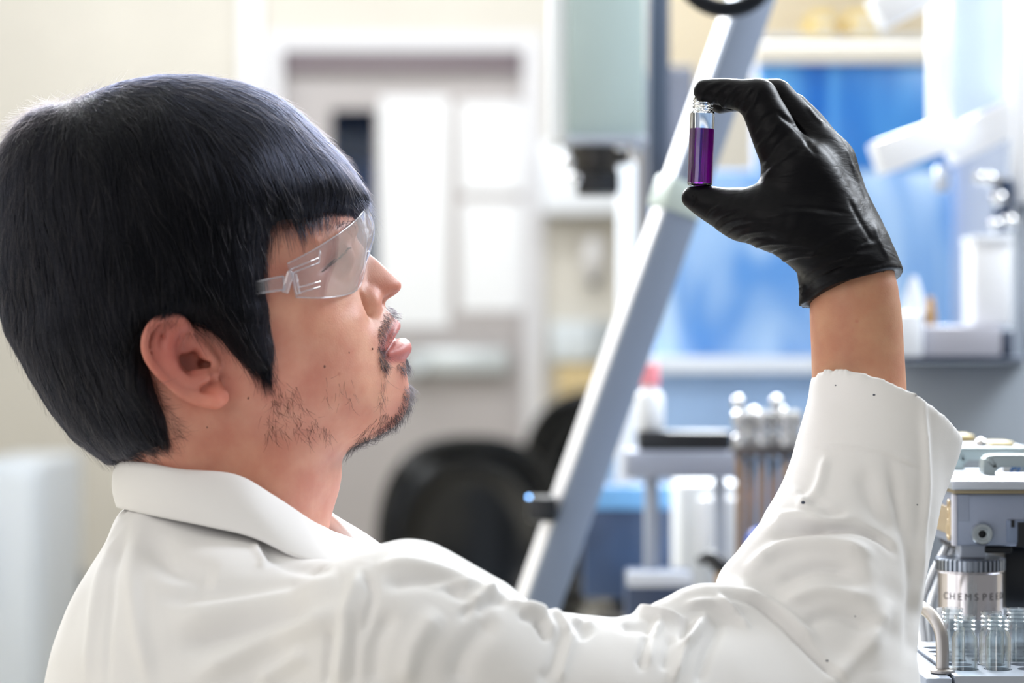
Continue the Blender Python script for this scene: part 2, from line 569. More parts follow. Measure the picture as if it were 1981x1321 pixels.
# door: frame, leaf with a narrow lite, brown-grey strip across its top, push bar
door = thing('door_1', None, None, (0, YW, 0)) if False else bpy.data.objects.new('door_1', None)
C.objects.link(door); door.location = ((dx0 + dx1) / 2, YW, 0); door['kind'] = 'structure'
bm = bmesh.new()
fr = lambda a, b, c_, d: rect(bm, a, b, c_, d, YW - .03, .16)
fr(510, 62, 1052, 97); fr(510, 97, 546, 1420); fr(1012, 97, 1052, 1420)
obj('door_frame', bm, mat('door_frame_paint', srgb(212, 211, 214), .5), door)
bm = bmesh.new()
for a, b, c_, d in ((546, 97, 640, 1420), (728, 97, 1012, 1420), (640, 97, 728, 212), (640, 520, 728, 1420)):
    rect(bm, a, b, c_, d, YW + .06, .045)
obj('door_leaf', bm, M_door, door)
rbox('top_strip', 548, 99, 1010, 137, YW + .01, .05, M_head, door)
bm = bmesh.new(); rect(bm, 640, 212, 728, 520, YW + .08, .006)
obj('pane', bm, clear_mat('door_glass', (.50, .72, .96), .35), door)
pbar = rbox('push_bar', 808, 674, 984, 722, YW - .01, .06, mat('push_bar_grey', srgb(206, 212, 214), .3, .3), door, .012)
bm = bmesh.new(); add_cyl(bm, P(806, 700, YW - .05), P(806, 700, YW + .06), .045, n=28)
obj('lever_hub', bm, mat('push_bar_grey', 0), pbar, smooth=True)
# what the lite shows of the corridor
for i, (y0, y1, col) in enumerate(((150, 310, (30, 46, 84)), (310, 430, (52, 108, 158)), (430, 1179, (128, 168, 160)))):
    o = rbox('corridor_cabinet', 600, y0, 790, y1, 8.5, .3, mat('corridor_%d' % i, srgb(*col), .6), None, .01)
    tag(o, ('dark navy cupboard seen at the top of the narrow door window', 'mid blue cupboard seen halfway down the narrow door window', 'teal cupboard seen at the foot of the narrow door window')[i], 'cupboard', 'cupboards beyond the door')
for x0, y0, x1, y1, lb in ((736, 188, 868, 632, 'tall white paper notice on the door beside the narrow window'), (890, 197, 1018, 372, 'upper of two small white paper sheets on the right of the door'), (890, 390, 1014, 602, 'lower of two small white paper sheets on the right of the door')):
    tag(rbox('paper_notice', x0, y0, x1, y1, YW + .054, .003, M_paper, None, 0), lb, 'notice', 'papers on the door')

o = rbox('wall_cupboard', 1050, 275, 1215, 412, YW - .16, .16, M_white, None, .01); tag(o, 'small white cupboard on the beige wall right of the door', 'cupboard')
t = thing('soap_dispenser', 'pale oval dispenser on the beige wall below the white cupboard', 'dispenser', P(1148, 545, YW))
bm = bmesh.new(); bmesh.ops.create_uvsphere(bm, u_segments=24, v_segments=16, radius=1)
c0 = P(1148, 500, YW - .05)
for v in bm.verts: v.co = Vector((c0.x + v.co.x * .042, c0.y + v.co.y * .05, c0.z + v.co.z * .085))
obj('dispenser_shell', bm, mat('pale_plastic', srgb(214, 212, 212), .35), t, smooth='all')
rbox('nozzle', 1140, 542, 1156, 552, YW - .07, .03, M_dark, t, .003)
t = thing('wall_box', 'white and grey box on the wall at the right of the door', 'box', P(1128, 702, YW))
rbox('box_front', 1066, 622, 1148, 700, YW - .1, .1, mat('pale_blue_white', srgb(214, 222, 228), .5), t, .008)
rbox('box_side', 1149, 622, 1195, 700, YW - .1, .1, mat('grey_panel', srgb(165, 172, 176), .5), t, .008)
o = rbox('tan_carton', 1078, 706, 1190, 790, YW - .14, .14, mat('tan_card', srgb(208, 186, 140), .8), None, .006); tag(o, 'tan carton against the wall under the white and grey box', 'carton')

# freezer at the far left and a dark bin behind it
fz = thing('freezer', 'pale upright freezer at the left edge of the room', 'freezer', P(18, 1320, 5.4))
p0 = P(-70, 800, 5.4); p1 = P(78, 800, 5.4)
bm = bmesh.new(); add_box(bm, ((p0.x + p1.x) / 2, 5.75, p0.z / 2 + .02), (p1.x - p0.x, .64, p0.z - .04), None, .02)
obj('cabinet_body', bm, mat('freezer_white', srgb(222, 230, 240), .35), fz, smooth=True)
bm = bmesh.new(); add_box(bm, ((p0.x + p1.x) / 2, 5.405, p0.z / 2 + .05), (p1.x - p0.x - .03, .05, p0.z - .14), None, .015)
fd = obj('freezer_door', bm, mat('freezer_white', 0), fz, smooth=True)
bm = bmesh.new(); add_box(bm, (p0.x + .06, 5.36, p0.z - .28), (.025, .05, .3), None, .01)
obj('handle', bm, M_alu2, fd, smooth=True)
fz.location.z = 0
b0 = P(100, 1200, 7.0)
bn = thing('waste_bin', 'dark waste bin on the floor beside the pale freezer', 'bin', (b0.x, 7.0, 0))
bm = bmesh.new(); add_lathe(bm, [(.0, 0), (.10, 0), (.13, .27), (.137, .27), (.137, .285), (.122, .285), (.095, .02), (0, .02)], (b0.x, 7.0, 0), n=28)
obj('bin_body', bm, mat('bin_grey', srgb(66, 72, 84), .5), bn, smooth=True)

# two black moulded chairs
M_chair = mat('black_vinyl', srgb(9, 12, 16), .15, spec=.5)
def make_chair(px, py, Y, yaw, label, grp, sc=1.0):
    c0 = P(px, py, Y)
    t = thing('task_chair', label, 'chair', (c0.x, Y, 0), grp)
    R = Matrix.Rotation(yaw, 4, 'Z'); O = Vector((c0.x, Y, 0))
    def put(bm): 
        for v in bm.verts: v.co = O + R @ v.co
    zc = c0.z
    bm = bmesh.new()
    bmesh.ops.create_uvsphere(bm, u_segments=48, v_segments=32, radius=1)
    for v in bm.verts:
        x, y, z = v.co
        se = lambda u, e: math.copysign(abs(u) ** e, u)
        X = se(x, .72) * .215 * sc * (1 + .06 * -z); Z = se(z, .70) * .25 * sc; Yy = se(y, .9) * .062
        dish = (.055 * (X / .215) ** 2 + .03 * (Z / .25) ** 2)
        rim = .018 * max(0, 1 - abs(math.hypot(X / .215, Z / .25) - .88) / .16)
        v.co = Vector((X, Yy - dish - (rim if y < 0 else 0), zc - .25 * sc + Z))
    put(bm); bk = obj('backrest', bm, M_chair, t, smooth='all')
    bm = bmesh.new(); rim_ = []
    for a in np.linspace(0, 2 * math.pi, 73)[:-1]:
        se = lambda u, e: math.copysign(abs(u) ** e, u)
        X = se(math.cos(a), .72) * .203 * sc * (1 + .06 * -math.sin(a)); Z = se(math.sin(a), .70) * .238 * sc
        rim_.append((X, -.040 - .055 * (X / .215) ** 2 - .03 * (Z / .25) ** 2, zc - .25 * sc + Z))
    add_tube(bm, rim_ + [rim_[0]], .022, 16, cap=False)
    put(bm); obj('rolled_edge', bm, M_chair, bk, smooth='all')
    bm = bmesh.new()
    bmesh.ops.create_uvsphere(bm, u_segments=40, v_segments=20, radius=1)
    for v in bm.verts:
        x, y, z = v.co
        se = lambda u, e: math.copysign(abs(u) ** e, u)
        v.co = Vector((se(x, .6) * .23, -.24 + se(y, .6) * .22, .45 + z * .045))
    put(bm); obj('seat', bm, M_chair, t, smooth='all')
    bm = bmesh.new(); add_box(bm, (0, .03, .56), (.07, .02, .3), Matrix.Rotation(math.radians(-6), 4, 'X'), .006); add_box(bm, (0, -.06, .425), (.07, .2, .02), None, .006)
    put(bm); obj('back_support', bm, M_black, t)
    bm = bmesh.new(); add_cyl(bm, (0, -.24, .08), (0, -.24, .42), .025, n=20); put(bm); obj('gas_post', bm, M_steel, t, smooth=True)
    for k in range(5):
        a = 2 * math.pi * k / 5
        bm = bmesh.new(); add_tube(bm, [(0, -.24, .11), (math.cos(a) * .14, -.24 + math.sin(a) * .14, .10), (math.cos(a) * .27, -.24 + math.sin(a) * .27, .075)], [.022, .018, .014], 10)
        put(bm); leg = obj('leg', bm, M_black, t, smooth='all')
        bm = bmesh.new(); q = Vector((math.cos(a) * .27, -.24 + math.sin(a) * .27, .03)); add_cyl(bm, q + Vector((-.012, 0, 0)), q + Vector((.012, 0, 0)), .03, n=18)
        put(bm); obj('caster', bm, M_black, leg, smooth=True)
    return t
make_chair(895, 846, 4.7, math.radians(14), 'glossy black task chair standing behind the man, near the door', None, 1.1)
make_chair(1190, 756, 5.3, math.radians(-20), 'glossy black task chair half hidden behind the slanted aluminium strut', None, 1.1)

# ================================================================== the laboratory robot
# base cabinet and deck
dk = thing('robot_cabinet', 'pale grey base cabinet of the laboratory robot under its deck', 'machine', (.8, .9, 0))
bm = bmesh.new(); add_box(bm, (.83, 1.02, .40), (1.22, 1.34, .72), None, .01); obj('base_cabinet', bm, M_alu2, dk)
bm = bmesh.new(); add_box(bm, (.83, .845, .775), (1.26, 1.73, .03), None, .006); obj('deck_plate', bm, M_alu, dk)
for s in (.3, 1.36):
    for y in (.42, 1.6):
        bm = bmesh.new(); add_cyl(bm, (s, y, 0), (s, y, .045), .03, n=18); obj('foot', bm, M_black, dk)
DECK = .79
def dpx(Y): return 660.5 + (CAM_Z - DECK) / ((Y + CAM_D) / FPX) - .5

# enclosure: slanted strut with its light strip, rear panels, posts
en = thing('robot_enclosure', 'aluminium enclosure frame of the robot with blue rear panels', 'enclosure', (.8, 1.7, DECK))
YB = .9
s0, s1 = P(1491, -110, YB), P(1024, 1212, YB)
axis = (s0 - s1).normalized()
def strut_frame(th):
    f = Vector((0, -1, 0)); side = axis.cross(f).normalized()      # across the strut in the picture
    q = Matrix.Rotation(th, 3, axis)
    return q @ side, q @ f
u, w = strut_frame(math.radians(21))
def slanted(bm, a, b, hu, hw, cu=0, cw=0, bev=.002):
    L = (b - a).length; M = Matrix((u, w, axis)).transposed().to_4x4()
    vs = add_box(bm, (0, 0, 0), (2 * hu, 2 * hw, L), None, bev)
    c = (a + b) / 2 + u * cu + w * cw
    for v in vs: v.co = Matrix.Translation(c) @ M @ v.co
bm = bmesh.new(); slanted(bm, s1, s0, .0175, .0175)
strut = obj('slanted_strut', bm, mat('strut_grey', srgb(136, 148, 168), .4, .3), en, smooth=True)
lft = -1 if u.x > 0 else 1
M_led = mat('led_white', (1, 1, 1), .5, emit=(.95, .97, 1, 1), estr=2.6)
lp = lambda x, y: P(x, y, YB)
bm = bmesh.new(); slanted(bm, P(1322, 372, YB), P(1433, 42, YB), .0025, .0085, cu=lft * .0185, bev=.0022)
obj('led_strip', bm, M_led, strut)
bm = bmesh.new(); slanted(bm, P(1322, 352, YB), P(1302, 412, YB), .0205, .0205, bev=.003)
obj('strut_bracket', bm, mat('pale_green_plastic', srgb(190, 204, 200), .4), strut, smooth=True)
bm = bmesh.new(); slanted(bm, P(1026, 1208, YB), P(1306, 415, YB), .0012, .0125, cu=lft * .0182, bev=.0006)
obj('lit_face_strip', bm, mat('painted_lit_face', srgb(246, 246, 250), .4), strut, smooth=True)  # near-white strip paints the strut's left face as lit
# black bracket on the strut, with a glowing dot painted in for its blue glint
br = rbox('stop_block', 1020, 962, 1078, 1010, .86, .04, M_black, strut, .004)
bm = bmesh.new(); bmesh.ops.create_uvsphere(bm, u_segments=16, v_segments=10, radius=.0016)
for v in bm.verts: v.co += P(1023, 961, .85)
obj('blue_glint', bm, mat('glint_blue', srgb(90, 150, 230), .3, emit=(.22, .5, 1, 1), estr=8), br, smooth='all')
bm = bmesh.new()
cc = P(1404, -66, .76); cir = [(cc.x + math.cos(t) * .0405, .76 + .012 * math.sin(t), cc.z + math.sin(t) * .0405) for t in np.linspace(0, 2 * math.pi, 65)]
add_tube(bm, cir, .0082, 14, cap=False)
add_tube(bm, [(cc.x, .76, cc.z + .040), (cc.x + .02, .78, cc.z + .10), (cc.x + .05, .82, cc.z + .2)], .0082, 14, 12)
tag(obj('cable_loop', bm, mat('cable_rubber', srgb(6, 12, 22), .55, spec=.2), None, smooth='all'), 'loop of black cable hanging in front of the top of the slanted strut', 'cable')

def blue_mat(name, c0, c1, sc, dist=1.5):
    m = bpy.data.materials.new(name); m.use_nodes = True
    nt = m.node_tree; b = nt.nodes['Principled BSDF']
    tc = nt.nodes.new('ShaderNodeTexCoord'); mp = nt.nodes.new('ShaderNodeMapping'); mp.inputs['Scale'].default_value = (1.5, 1, .55)
    n = nt.nodes.new('ShaderNodeTexNoise'); n.inputs['Scale'].default_value = sc; n.inputs['Distortion'].default_value = dist; n.inputs['Detail'].default_value = 1.5
    r = nt.nodes.new('ShaderNodeValToRGB'); r.color_ramp.elements[0].position = .36; r.color_ramp.elements[1].position = .62
    r.color_ramp.elements[0].color = c0; r.color_ramp.elements[1].color = c1
    nt.links.new(tc.outputs['Object'], mp.inputs['Vector']); nt.links.new(mp.outputs[0], n.inputs['Vector'])
    nt.links.new(n.outputs['Fac'], r.inputs['Fac']); nt.links.new(r.outputs[0], b.inputs['Base Color'])
    b.inputs['Roughness'].default_value = .3
    MATS[name] = m
    return m
M_blue = blue_mat('blue_film', srgb(84, 138, 202), srgb(172, 200, 230), 5.0)
M_deep = blue_mat('deep_blue_film', srgb(10, 96, 182), srgb(88, 160, 222), 6.0)
rbox('rear_panel', 1262, 330, 1845, 690, 2.3, .02, M_blue, en, .004)
rbox('rear_panel', 1470, 122, 1845, 329, 2.3, .02, M_deep, en, .004)
rbox('rear_rail', 1216, 690, 1845, 722, 2.26, .06, mat('pale_rail', srgb(206, 212, 222), .5), en, .004)
rbox('rear_panel', 1164, 722, 1845, 1100, 2.3, .02, mat('grey_blue_panel', srgb(140, 168, 204), .45, noise=.15, scale=7), en, .004)
rbox('rear_header', 1462, 84, 1812, 121, 2.28, .05, mat('cream_rail', srgb(214, 207, 194), .5), en, .004)
for x0, x1 in ((1462, 1472), (1845, 1990)):
    rbox('rear_post', x0, -60, x1, 1250, 2.33, .05, mat('lavender_grey', srgb(178, 188, 208), .45), en, .004)

# shelf of yellow bins beyond the enclosure
shf = thing('storage_shelf', 'cream wall shelf carrying yellow bins above the blue panels', 'shelf', P(1640, 84, 3.2))
rbox('shelf_back', 1180, -60, 1830, 160, 3.5, .02, mat('cream_board', srgb(236, 222, 196), .7), shf, .004)
rbox('shelf_board', 1400, 68, 1830, 78, 3.2, .3, M_white, shf, .004)
def bin_(x0, x1, lb):
    t = thing('storage_bin', lb, 'bin', P((x0 + x1) / 2, 67, 3.2), 'yellow bins on the shelf')
    rbox('bin_shell', x0, 22, x1, 67, 3.24, .18, mat('yellow_plastic', srgb(246, 214, 120), .4), t, .004)
    rbox('bin_label', x0 + 6, 38, x1 - 6, 52, 3.236, .004, M_paper, t, 0)
bin_(1572, 1612, 'narrower yellow bin on the cream shelf, nearer the strut'); bin_(1642, 1702, 'wider yellow bin on the cream shelf, nearer the white bars')
o = rbox('dark_unit', 1252, 126, 1345, 1883, 2.8, .3, mat('slate', srgb(66, 70, 82), .5, noise=.25, scale=9), None, .01); tag(o, 'dark slate unit seen between the robot axis and the strut', 'machine')

# vertical axis of the robot, at the left of the strut
ax = thing('robot_axis', 'grey-green vertical robot axis with a tool head hanging over the deck', 'robot', P(1178, 300, 1.3))
rbox('axis_housing', 1100, -140, 1248, 268, 1.3, .12, mat('grey_green_paint', srgb(168, 186, 186), .4, .1), ax, .004)
rbox('lit_side_face', 1064, -140, 1099, 268, 1.33, .12, M_white, ax, .004)  # white box stands in for the housing's lit left face
rbox('linear_rail', 1256, -140, 1296, 386, 1.42, .06, M_dark, ax, .004)
rbox('end_plate', 1096, 262, 1252, 276, 1.29, .14, M_alu2, ax, .002)
bm = bmesh.new(); add_cyl(bm, P(1150, 276, 1.36), P(1150, 332, 1.36), .030, .026, 28); add_cyl(bm, P(1196, 276, 1.36), P(1196, 318, 1.36), .014, .014, 20)
th_ = obj('tool_flange', bm, mat('dark_bronze', srgb(62, 60, 58), .35, .6), ax, smooth=True)
rbox('gripper_block', 1118, 330, 1198, 374, 1.32, .06, M_black, th_, .003)
bm = bmesh.new()
add_tube(bm, [P(1190, 285, 1.30), P(1218, 282, 1.30), P(1222, 300, 1.30), P(1216, 312, 1.30)], .0035, 10, 14); obj('air_hose', bm, M_steel, th_, smooth='all')
for x, y in ((1101, 314), (1113, 345)):
    bm = bmesh.new(); bmesh.ops.create_uvsphere(bm, u_segments=20, v_segments=12, radius=.007)
    for v in bm.verts: v.co += P(x, y, 1.31)
    obj('bokeh_ball', bm, M_steel, th_, smooth='all')  # chrome balls added to catch bokeh highlights
o = rbox('white_post', 1196, 312, 1230, dpx(1.62), 1.62, .05, M_white, None, .004); tag(o, 'slim white post standing on the deck behind the robot axis', 'post')
o.location.z = 0

# right hand side: white cross bars, post, panel, deck box
gt = thing('gantry', 'bright white gantry of slanting bars at the upper right', 'gantry', P(1900, 250, 1.25))
def bar(x0, y0, x1, y1, th, Y, dep, m, name):
    a, b = P(x0, y0, Y), P(x1, y1, Y); d = (b - a); L = d.length
    bm = bmesh.new(); ang = math.atan2(d.z, d.x)
    add_box(bm, (a + b) / 2 + Vector((0, dep / 2, 0)), (L, dep, th), Matrix.Rotation(-ang, 4, 'Y'), .003)
    return obj(name, bm, m, gt, smooth=True)
M_barw = mat('white_powder_coat', srgb(246, 248, 252), .3)
bar(1700, 306, 1850, 252, .036, 1.18, .05, M_barw, 'cross_bar')
bar(1838, 286, 2080, 165, .040, 1.24, .05, M_barw, 'cross_bar')
bar(1700, 24, 1850, -56, .036, 1.18, .05, M_barw, 'cross_bar')
rbox('upright', 1804, 8, 1841, 262, 1.26, .04, M_barw, gt, .003)
rbox('upright', 1963, -60, 2010, 392, 1.22, .04, M_barw, gt, .003)
rbox('shield', 1842, -60, 1962, 240, 1.32, .01, mat('lavender_shield', srgb(160, 172, 200), .35), gt, .002)
bm = bmesh.new(); add_lathe(bm, [(0, 0), (.008, .001), (.0095, .012), (.0075, .026), (.004, .03), (0, .03)], P(1821, 372, 1.28), n=24); obj('guide_knob', bm, mat('grey_steel', srgb(190, 196, 206), .3, .5), gt, smooth=True)
rbox('vertical_slide', 1962, 392, 2010, 700, 1.24, .05, mat('slide_grey', srgb(150, 156, 164), .5), gt, .003)

vl = thing('valve_block', 'dark valve block with chrome fittings under the right white bar', 'valve', P(1945, 452, 1.2))
rbox('valve_body', 1934, 345, 1960, 450, 1.2, .04, mat('dark_blue_metal', srgb(36, 58, 90), .35, .4), vl, .004)
for x, y, r in ((1914, 346, .008), (1894, 344, .007), (1932, 384, .0085), (1925, 434, .007), (1953, 428, .008), (1960, 430, .006)):
    bm = bmesh.new(); bmesh.ops.create_uvsphere(bm, u_segments=18, v_segments=12, radius=r)
    for v in bm.verts: v.co += P(x, y, 1.17)
    obj('fitting', bm, M_steel, vl, smooth='all')
bm = bmesh.new(); add_tube(bm, [P(1894, 344, 1.19), P(1914, 346, 1.19), P(1940, 352, 1.2)], .0045, 10); add_tube(bm, [P(1932, 384, 1.18), P(1942, 395, 1.2)], .005, 10); obj('pipe', bm, M_steel, vl, smooth='all')

wbx = thing('controller_box', 'bright white box standing on the grey stage at the right', 'box', P(1921, 630, 1.12))
rbox('box_shell', 1885, 456, 1957, 629, 1.12, .07, M_barw, wbx, .004)
rbox('box_lid', 1884, 455, 1958, 470, 1.117, .076, M_white, wbx, .002)
stg = thing('stage', 'grey stage with white end block at the right behind the wrist', 'machine', P(1850, 690, 1.1))
rbox('stage_body', 1787, 630, 1938, 690, 1.1, .12, mat('warm_grey_metal', srgb(176, 176, 186), .5, .2), stg, .003)
rbox('end_block', 1738, 604, 1786, 690, 1.08, .12, M_white, stg, .003)
rbox('shadow_gap', 1939, 640, 1961, 690, 1.13, .08, M_dark, stg, .002)  # solid dark box drawn in for the shaded gap
rbox('stage_foot', 1742, 691, 2010, 699, 1.1, .12, M_dark, stg, .002)
bm = bmesh.new(); add_lathe(bm, [(0, 0), (.006, 0), (.006, .014), (.0045, .016), (.0045, .026), (.002, .030), (0, .030)], P(1800, 629, 1.14), n=20); ft_ = obj('brass_fitting', bm, M_brass, stg, smooth=True)
bm = bmesh.new(); add_lathe(bm, [(0, 0), (.012, 0), (.010, .016), (.003, .038), (0, .038)], P(1768, 604, 1.13), n=20); obj('white_cone', bm, mat('milky_plastic', srgb(216, 222, 234), .4), stg, smooth=True)
o = rbox('grey_panel', 1740, 700, 2010, dpx(1.16), 1.16, .09, mat('panel_grey', srgb(150, 158, 166), .5, noise=.05, scale=8), None, .004); tag(o, 'plain grey panel carrying the stage, right of the cuff', 'panel')

# things on the deck in the middle distance
mm = thing('monitor', 'dark blue screen housing low down between strut and elbow', 'monitor', P(1215, 1130, 1.5))
rbox('screen_frame', 1128, 938, 1308, 1160, 1.5, .05, mat('navy_plastic', srgb(44, 66, 100), .35, noise=.3, scale=14), mm, .006)
rbox('top_band', 1135, 940, 1300, 985, 1.495, .006, mat('sky_blue_plastic', srgb(104, 160, 212), .4), mm, .002)
rbox('screen_stand', 1190, 1172, 1250, dpx(1.51), 1.51, .04, M_black, mm, .004)
rb = thing('rail_unit', 'black and grey rail unit crossing behind the slanted strut', 'machine', P(1325, 925, 1.1))
rbox('black_rail', 1236, 834, 1416, 873, 1.1, .05, M_black, rb, .003)
rbox('grey_carriage', 1212, 873, 1432, 926, 1.09, .08, mat('carriage_grey', srgb(160, 166, 182), .4, .3), rb, .003)
rbox('rail_leg', 1250, 926, 1275, dpx(1.12), 1.12, .04, M_alu2, rb, .003)
rbox('rail_leg', 1385, 926, 1405, dpx(1.12), 1.12, .04, M_alu2, rb, .003)
bt = thing('bottle', 'small white bottle with a pinkish red cap on the rail unit beside the strut', 'bottle', P(1262, 834, 1.13))
bm = bmesh.new(); add_lathe(bm, [(0, 0), (.014, 0), (.015, .002), (.015, .036), (.012, .041), (.008, .044), (.008, .05), (0, .05)], P(1257, 834, 1.13), n=28); obj('bottle_body', bm, M_white, bt, smooth=True)
bm = bmesh.new(); add_lathe(bm, [(0, .048), (.0105, .048), (.0105, .068), (.0095, .070), (0, .070)], P(1257, 834, 1.13), n=24); obj('cap', bm, mat('red_cap', srgb(238, 146, 158), .4), bt, smooth=True)
o = rbox('white_case', 1312, 934, 1432, dpx(1.28), 1.28, .12, mat('white_case', srgb(222, 226, 230), .4), None, .006); tag(o, 'white case on the deck behind the grey carriage', 'box')
o = rbox('bright_panel', 1350, 962, 1426, 1092, 1.262, .01, M_barw, None, .003); tag(o, 'bright white plate fixed to the front of the white case', 'plate')
o = rbox('instrument_tray', 1212, 1106, 1340, dpx(1.02), 1.02, .05, mat('navy_tray', srgb(58, 74, 104), .4), None, .004); tag(o, 'dark blue instrument tray just above the upper arm', 'tray')
o = rbox('tray_lid', 1214, 1106, 1338, 1136, 1.005, .012, mat('tray_lid_white', srgb(222, 228, 240), .3), None, .003); tag(o, 'pale lid strip on the front of the dark blue tray', 'lid')

mf = thing('manifold', 'manifold of brass tubes with chrome fittings beside the elbow', 'manifold', P(1480, 1290, .95))
Ym = .95
for i, x in enumerate((1432, 1452, 1474, 1496, 1518, 1538)):
    bm = bmesh.new(); add_tube(bm, [P(x, 838 + 6 * (i % 2), Ym + .02 * (i % 2)), P(x, 1000, Ym + .02 * (i % 2)), P(x - 3 * i, dpx(Ym + .02), Ym + .02 * (i % 2))], .0042, 12); tb = obj('brass_tube', bm, mat('aged_brass', srgb(150, 120, 90), .28, .9), mf, smooth='all')
    bm = bmesh.new(); b_ = P(x, 868, Ym + .02 * (i % 2)); add_lathe(bm, [(0, 0), (.0075, 0), (.0075, .012), (.005, .014), (.005, .022), (.0078, .024), (.0078, .034), (.003, .038), (0, .038)], b_, n=18); obj('fitting', bm, M_steel, tb, smooth=True)
    bm = bmesh.new(); bmesh.ops.create_uvsphere(bm, u_segments=16, v_segments=10, radius=.0065)
    for v in bm.verts: v.co += P(x + (6 if i % 2 else -4), 778 + 22 * (i % 3), Ym + .02)
    bm2 = obj('ball_top', bm, M_steel, tb, smooth='all')
    bm = bmesh.new(); add_tube(bm, [P(x + (6 if i % 2 else -4), 778 + 22 * (i % 3), Ym + .02), P(x, 845, Ym + .02 * (i % 2))], .003, 8); obj('stem', bm, M_steel, tb, smooth='all')
rbox('fitting_rail', 1422, 862, 1548, 884, .94, .05, mat('dark_steel', srgb(96, 92, 92), .3, .9), mf, .003)
bm = bmesh.new(); bmesh.ops.create_uvsphere(bm, u_segments=24, v_segments=16, radius=.0155)
for v in bm.verts: v.co += P(1474, 1050, .915)
obj('blue_cap', bm, mat('blue_cap', srgb(16, 84, 200), .35), mf, smooth='all')
tv = thing('tap', 'small black tap at the foot of the brass manifold', 'tap', P(1388, 1150, .93))
bm = bmesh.new(); add_tube(bm, [P(1350, 1086, .93), P(1372, 1078, .93), P(1395, 1095, .93), P(1412, 1120, .93)], [.004, .0075, .009, .0075], 12, 14); obj('tap_lever', bm, M_black, tv, smooth='all')
bm = bmesh.new(); add_cyl(bm, P(1398, 1100, .93), P(1398, dpx(.93), .93), .007, n=16); obj('tap_stem', bm, M_brass, tv, smooth=True)

# ------------------------------------------------------------------ bottom right: cooled block, stirrer cap, rack of vials
YR = .135
hb = thing('metal_block', 'grey anodised block with round screw caps above the vials', 'block', P(1915, 1056, YR))
xa, xb = P(1848, 0, YR).x, .55
za, zb = P(0, 1056, YR).z, P(0, 954, YR).z
bm = bmesh.new(); add_box(bm, ((xa + xb) / 2, YR + .06, (za + zb) / 2), (xb - xa, .12, zb - za), None, .0018, 2)
blk = obj('block_body', bm, mat('blue_grey_anodised', srgb(150, 160, 180), .38, .55), hb, smooth=True)
bm = bmesh.new(); add_box(bm, ((xa + xb) / 2 - .002, YR + .055, zb + .006), (xb - xa + .006, .14, .006), None, .0012); obj('top_plate', bm, M_alu, hb, smooth=True)
bm = bmesh.new(); add_box(bm, ((xa + xb) / 2 - .001, YR + .058, zb + .0015), (xb - xa + .002, .128, .003), None, .0005); obj('brass_gasket', bm, mat('dull_brass', srgb(150, 138, 112), .45, .6), hb, smooth=True)
def cap_screw(c, d, r, m, par, e=1.0):
    bm = bmesh.new(); add_lathe(bm, [(r, 0), (r, .0035 * e), (r * .88, .0052 * e), (r * .62, .0052 * e), (r * .55, .0040 * e), (r * .36, .0040 * e)], c, d, 36)
    s_ = obj('screw_cap', bm, m, par, smooth=True)
    bm = bmesh.new(); add_lathe(bm, [(r * .38, .0041 * e), (r * .34, .0006), (0, .0006)], c, d, 6); obj('hex_socket', bm, M_black, s_)
cap_screw(P(1898, 1032, YR), (0, -1, 0), .0070, mat('nickel', srgb(178, 186, 190), .25, .8), hb)
for yy, zz, r in ((YR + .018, 1026, .0066), (YR + .018, 978, .0042), (YR + .018, 998, .0042)):
    cap_screw(Vector((xa, yy, P(0, zz, YR + .018).z)), (-1, 0, 0), r, mat('tan_metal', srgb(196, 176, 142), .4, .5), hb, .3)
bm = bmesh.new(); add_box(bm, (xa - .0004, YR + .05, (za + zb) / 2 - .002), (.0016, .084, zb - za - .016), None, .0004); obj('side_plate', bm, mat('tan_plate', srgb(176, 158, 128), .45, .5), hb)
rbox('lit_bevel_strip', 1842, 956, 1852, 1056, YR - .001, .004, mat('lit_bevel_paint', srgb(226, 228, 240), .35, .3), blk, .0008)  # pale strip paints the light on the block's bevel
rbox('corner_inlay', 1853, 957, 1874, 1008, YR - .0006, .002, mat('blue_grey_inlay', srgb(158, 168, 188), .36, .55), blk, 0)
rbox('step_plate', 1948, 1006, 1990, 1050, YR - .002, .01, mat('blue_grey_step', srgb(128, 142, 166), .4, .5), blk, .0008)
rbox('slot', 1956, 1006, 1963, 1020, YR - .0026, .004, M_black, blk, 0)
rbox('dark_recess', 1969, 1010, 2000, 1058, YR - .0028, .006, M_black, blk, 0)

